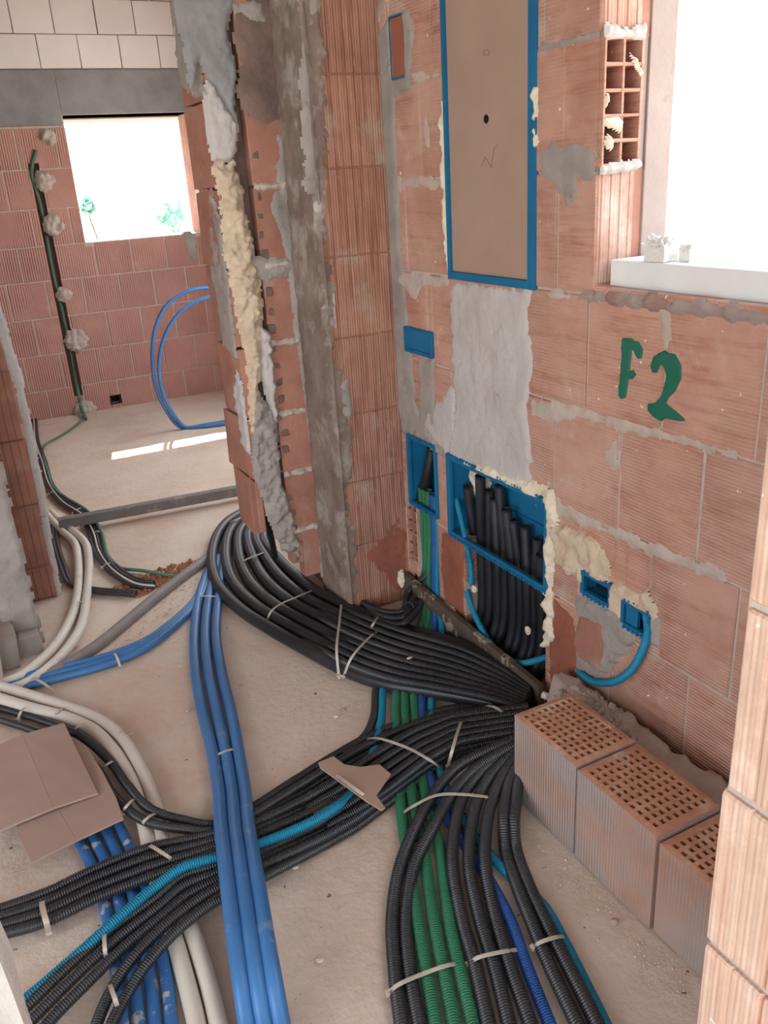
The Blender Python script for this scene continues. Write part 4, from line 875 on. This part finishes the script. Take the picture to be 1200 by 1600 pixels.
p = on_sill(1034, 408); q_ = on_sill(1077, 409); print('sill', p, q_)
lump('polystyrene_block', (p.x, p.y, 1.292+.026), .037, 'poly', 'larger crumbled polystyrene piece on the window sill', 'polystyrene', (.8, 1.0, .85), 3, box=True)
lump('polystyrene_block', (q_.x, q_.y, 1.292+.018), .024, 'poly', 'smaller crumbled polystyrene piece on the window sill', 'polystyrene', (.8, .75, .95), 6, box=True)
# ---- bucket and polystyrene panel at the left edge
bk = empty('bucket', at(-22, 1075, 0)); tag(bk, 'pale round tub cut off by the left edge beside the wall footing', 'tub')
c = bk.location; prof = [(.052, 0), (.058, .012), (.066, .10), (.07, .16), (.073, .16), (.073, .172), (.067, .172), (.062, .10), (.052, .02), (0, .015)]
V = []; Fs = []; ns = 28
for r, z in prof:
    for k in range(ns): a = 2*math.pi*k/ns; V.append((c.x+r*math.cos(a), c.y+r*math.sin(a), z))
for i in range(len(prof)-1):
    for k in range(ns): Fs.append((i*ns+k, i*ns+(k+1) % ns, (i+1)*ns+(k+1) % ns, (i+1)*ns+k))
Fs.append(tuple(range(ns-1, -1, -1))); mesh('tub_body', V, Fs, 'bucket', bk, True)
q = at(38, 1640, .0)
mb = MB(); e = atY(12, 1408, .75); f2 = atY(26, 1560, .75)
bm = bmesh.new(); bmesh.ops.create_cube(bm, size=1); bmesh.ops.subdivide_edges(bm, edges=bm.edges[:], cuts=7, use_grid_fill=True)
tp = e.z; wx = .14
for v in bm.verts:
    n = mnoise.noise(v.co*6)*.008; v.co = Vector((v.co.x*wx-wx/2+f2.x+n, v.co.y*.06+.78+n, (v.co.z+.5)*tp+n))
    if v.co.z > tp-.03: v.co.x -= .008
me = bpy.data.meshes.new('foam_board'); bm.to_mesh(me); bm.free(); me.materials.append(M['board']); o = bpy.data.objects.new('foam_board', me); COL.objects.link(o)
tag(o, 'rough white panel standing at the lower left edge of the view', 'panel')
# ---- foam scraps, crumbs
lump('foam_scrap', atX(626, 903, 1.315), .034, 'foam_white', 'pale foam lump at the left end of the lath', 'foam', (.5, .9, 1.1), 8)
lump('foam_scrap', atX(700, 952, 1.345), .03, 'foam_white', 'pale foam streak behind the lath under the brick strip', 'foam', (.4, 1.5, .8), 9)
lump('foam_scrap', atX(825, 985, 1.36), .012, 'foam_white', 'white crumb stuck on the black conduits in the large chase', 'foam', (.6, 1, 1.1), 1)
lump('foam_scrap', atX(741, 920, 1.345), .012, 'foam_white', 'white foam crumb where the teal conduits meet', 'foam', (.7, 1, 1), 2)
lump('foam_scrap', atX(852, 1087, 1.30), .012, 'foam_white', 'white foam crumb at the right end of the lath', 'foam', (1, 1, .8), 4)
lump('foam_scrap', at(640, 1028, .085), .007, 'foam_white', 'white chip on the big black bundle', 'foam', (1.5, .7, .5), 5)
CR = [(525, 1119, .008, 'left of the teal conduit between the two bundles'), (537, 1108, .006, 'just above the white one near the two bundles'), (423, 1322, .008, 'on the screed under the teal conduit'),
      (462, 1355, .007, 'at the lower edge of the middle bundle'), (385, 1205, .006, 'right of the three blue pipes'), (630, 1290, .005, 'left of the green conduits'), (205, 1147, .006, 'right of the bend of the white pipes'),
      (292, 1110, .008, 'between the white pipes and the three blue pipes'), (376, 1070, .006, 'right of the upper bend of the three blue pipes'), (190, 905, .01, 'beside the end of the far black bundle'),
      (260, 960, .007, 'along the grey drain pipe'), (120, 1010, .008, 'between the white pipes and the grey pipe'), (500, 1500, .007, 'alone on the screed at the bottom'), (960, 1440, .008, 'on the dust below the hollow bricks'),
      (930, 1350, .007, 'at the foot of the middle hollow brick'), (850, 1270, .006, 'at the foot of the hollow brick by the lath')]
for k, (x, y, r, l) in enumerate(CR):
    lump('crumb', at(x, y, r*.4), r, 'mortar' if k % 3 else 'foam_white', 'mortar crumb '+l, 'crumb', (1.2, .9, .6), k, 'mortar crumbs on the screed')
def gravel(name, poly, n, r0, r1, z, m, label, cat):
    P = np.array([at(x, y, z)[:2] for x, y in poly]); lo, hi = P.min(0), P.max(0); mb = MB(); c = 0
    while c < n:
        u, v = rng.uniform(lo, hi); ins, d = in_poly(P, np.array([u]), np.array([v]))
        if not ins[0]: continue
        r = random.uniform(r0, r1)*(.4+random.random()**2); c += 1; V = []
        for (a, b, e) in ((1, 0, 0), (-1, 0, 0), (0, 1, 0), (0, -1, 0), (0, 0, 1), (0, 0, -1)):
            V.append((u+r*a*random.uniform(.7, 1.3)+random.uniform(-r, r)*.3, v+r*b*random.uniform(.7, 1.3)+random.uniform(-r, r)*.3, z+r*.3+r*.8*e*random.uniform(.7, 1.3)))
        mb.add(V, [(0, 2, 4), (2, 1, 4), (1, 3, 4), (3, 0, 4), (2, 0, 5), (1, 2, 5), (3, 1, 5), (0, 3, 5)])
    return tag(mb.build(name, m), label, cat, kind='stuff')
gravel('loose_earth', [(160, 925), (200, 912), (235, 893), (290, 880), (325, 872), (300, 895), (250, 918), (215, 935)], 700, .004, .012, -.002, 'rust', 'reddish earth filling the channel in the screed behind the grey pipe', 'earth')
gravel('rubble', [(858, 1094), (880, 1075), (930, 1085), (975, 1120), (1000, 1165), (960, 1150), (900, 1110)], 500, .004, .013, .19, 'mortar', 'grey rubble heaped between the hollow bricks and the wall', 'rubble')
gravel('grit', [(820, 1265), (1020, 1465), (1085, 1530), (1075, 1600), (960, 1520), (850, 1360)], 500, .0008, .003, -.001, 'floor', 'fine grit scattered in front of the hollow bricks', 'grit')
gravel('grit', [(120, 1040), (250, 935), (310, 900), (310, 925), (260, 960), (200, 1010), (150, 1045)], 500, .001, .004, -.001, 'mortar', 'coarse grit broken off along the grey drain pipe', 'grit')
gravel('grit', [(330, 940), (520, 1060), (590, 1130), (400, 1240), (360, 1120)], 350, .0008, .003, -.001, 'mortar', 'fine grit on the screed below the big black bundle', 'grit')
gravel('grit', [(450, 1380), (620, 1270), (600, 1600), (460, 1600)], 300, .0007, .0025, -.001, 'mortar', 'fine grit on the screed between the blue and the green pipes', 'grit')
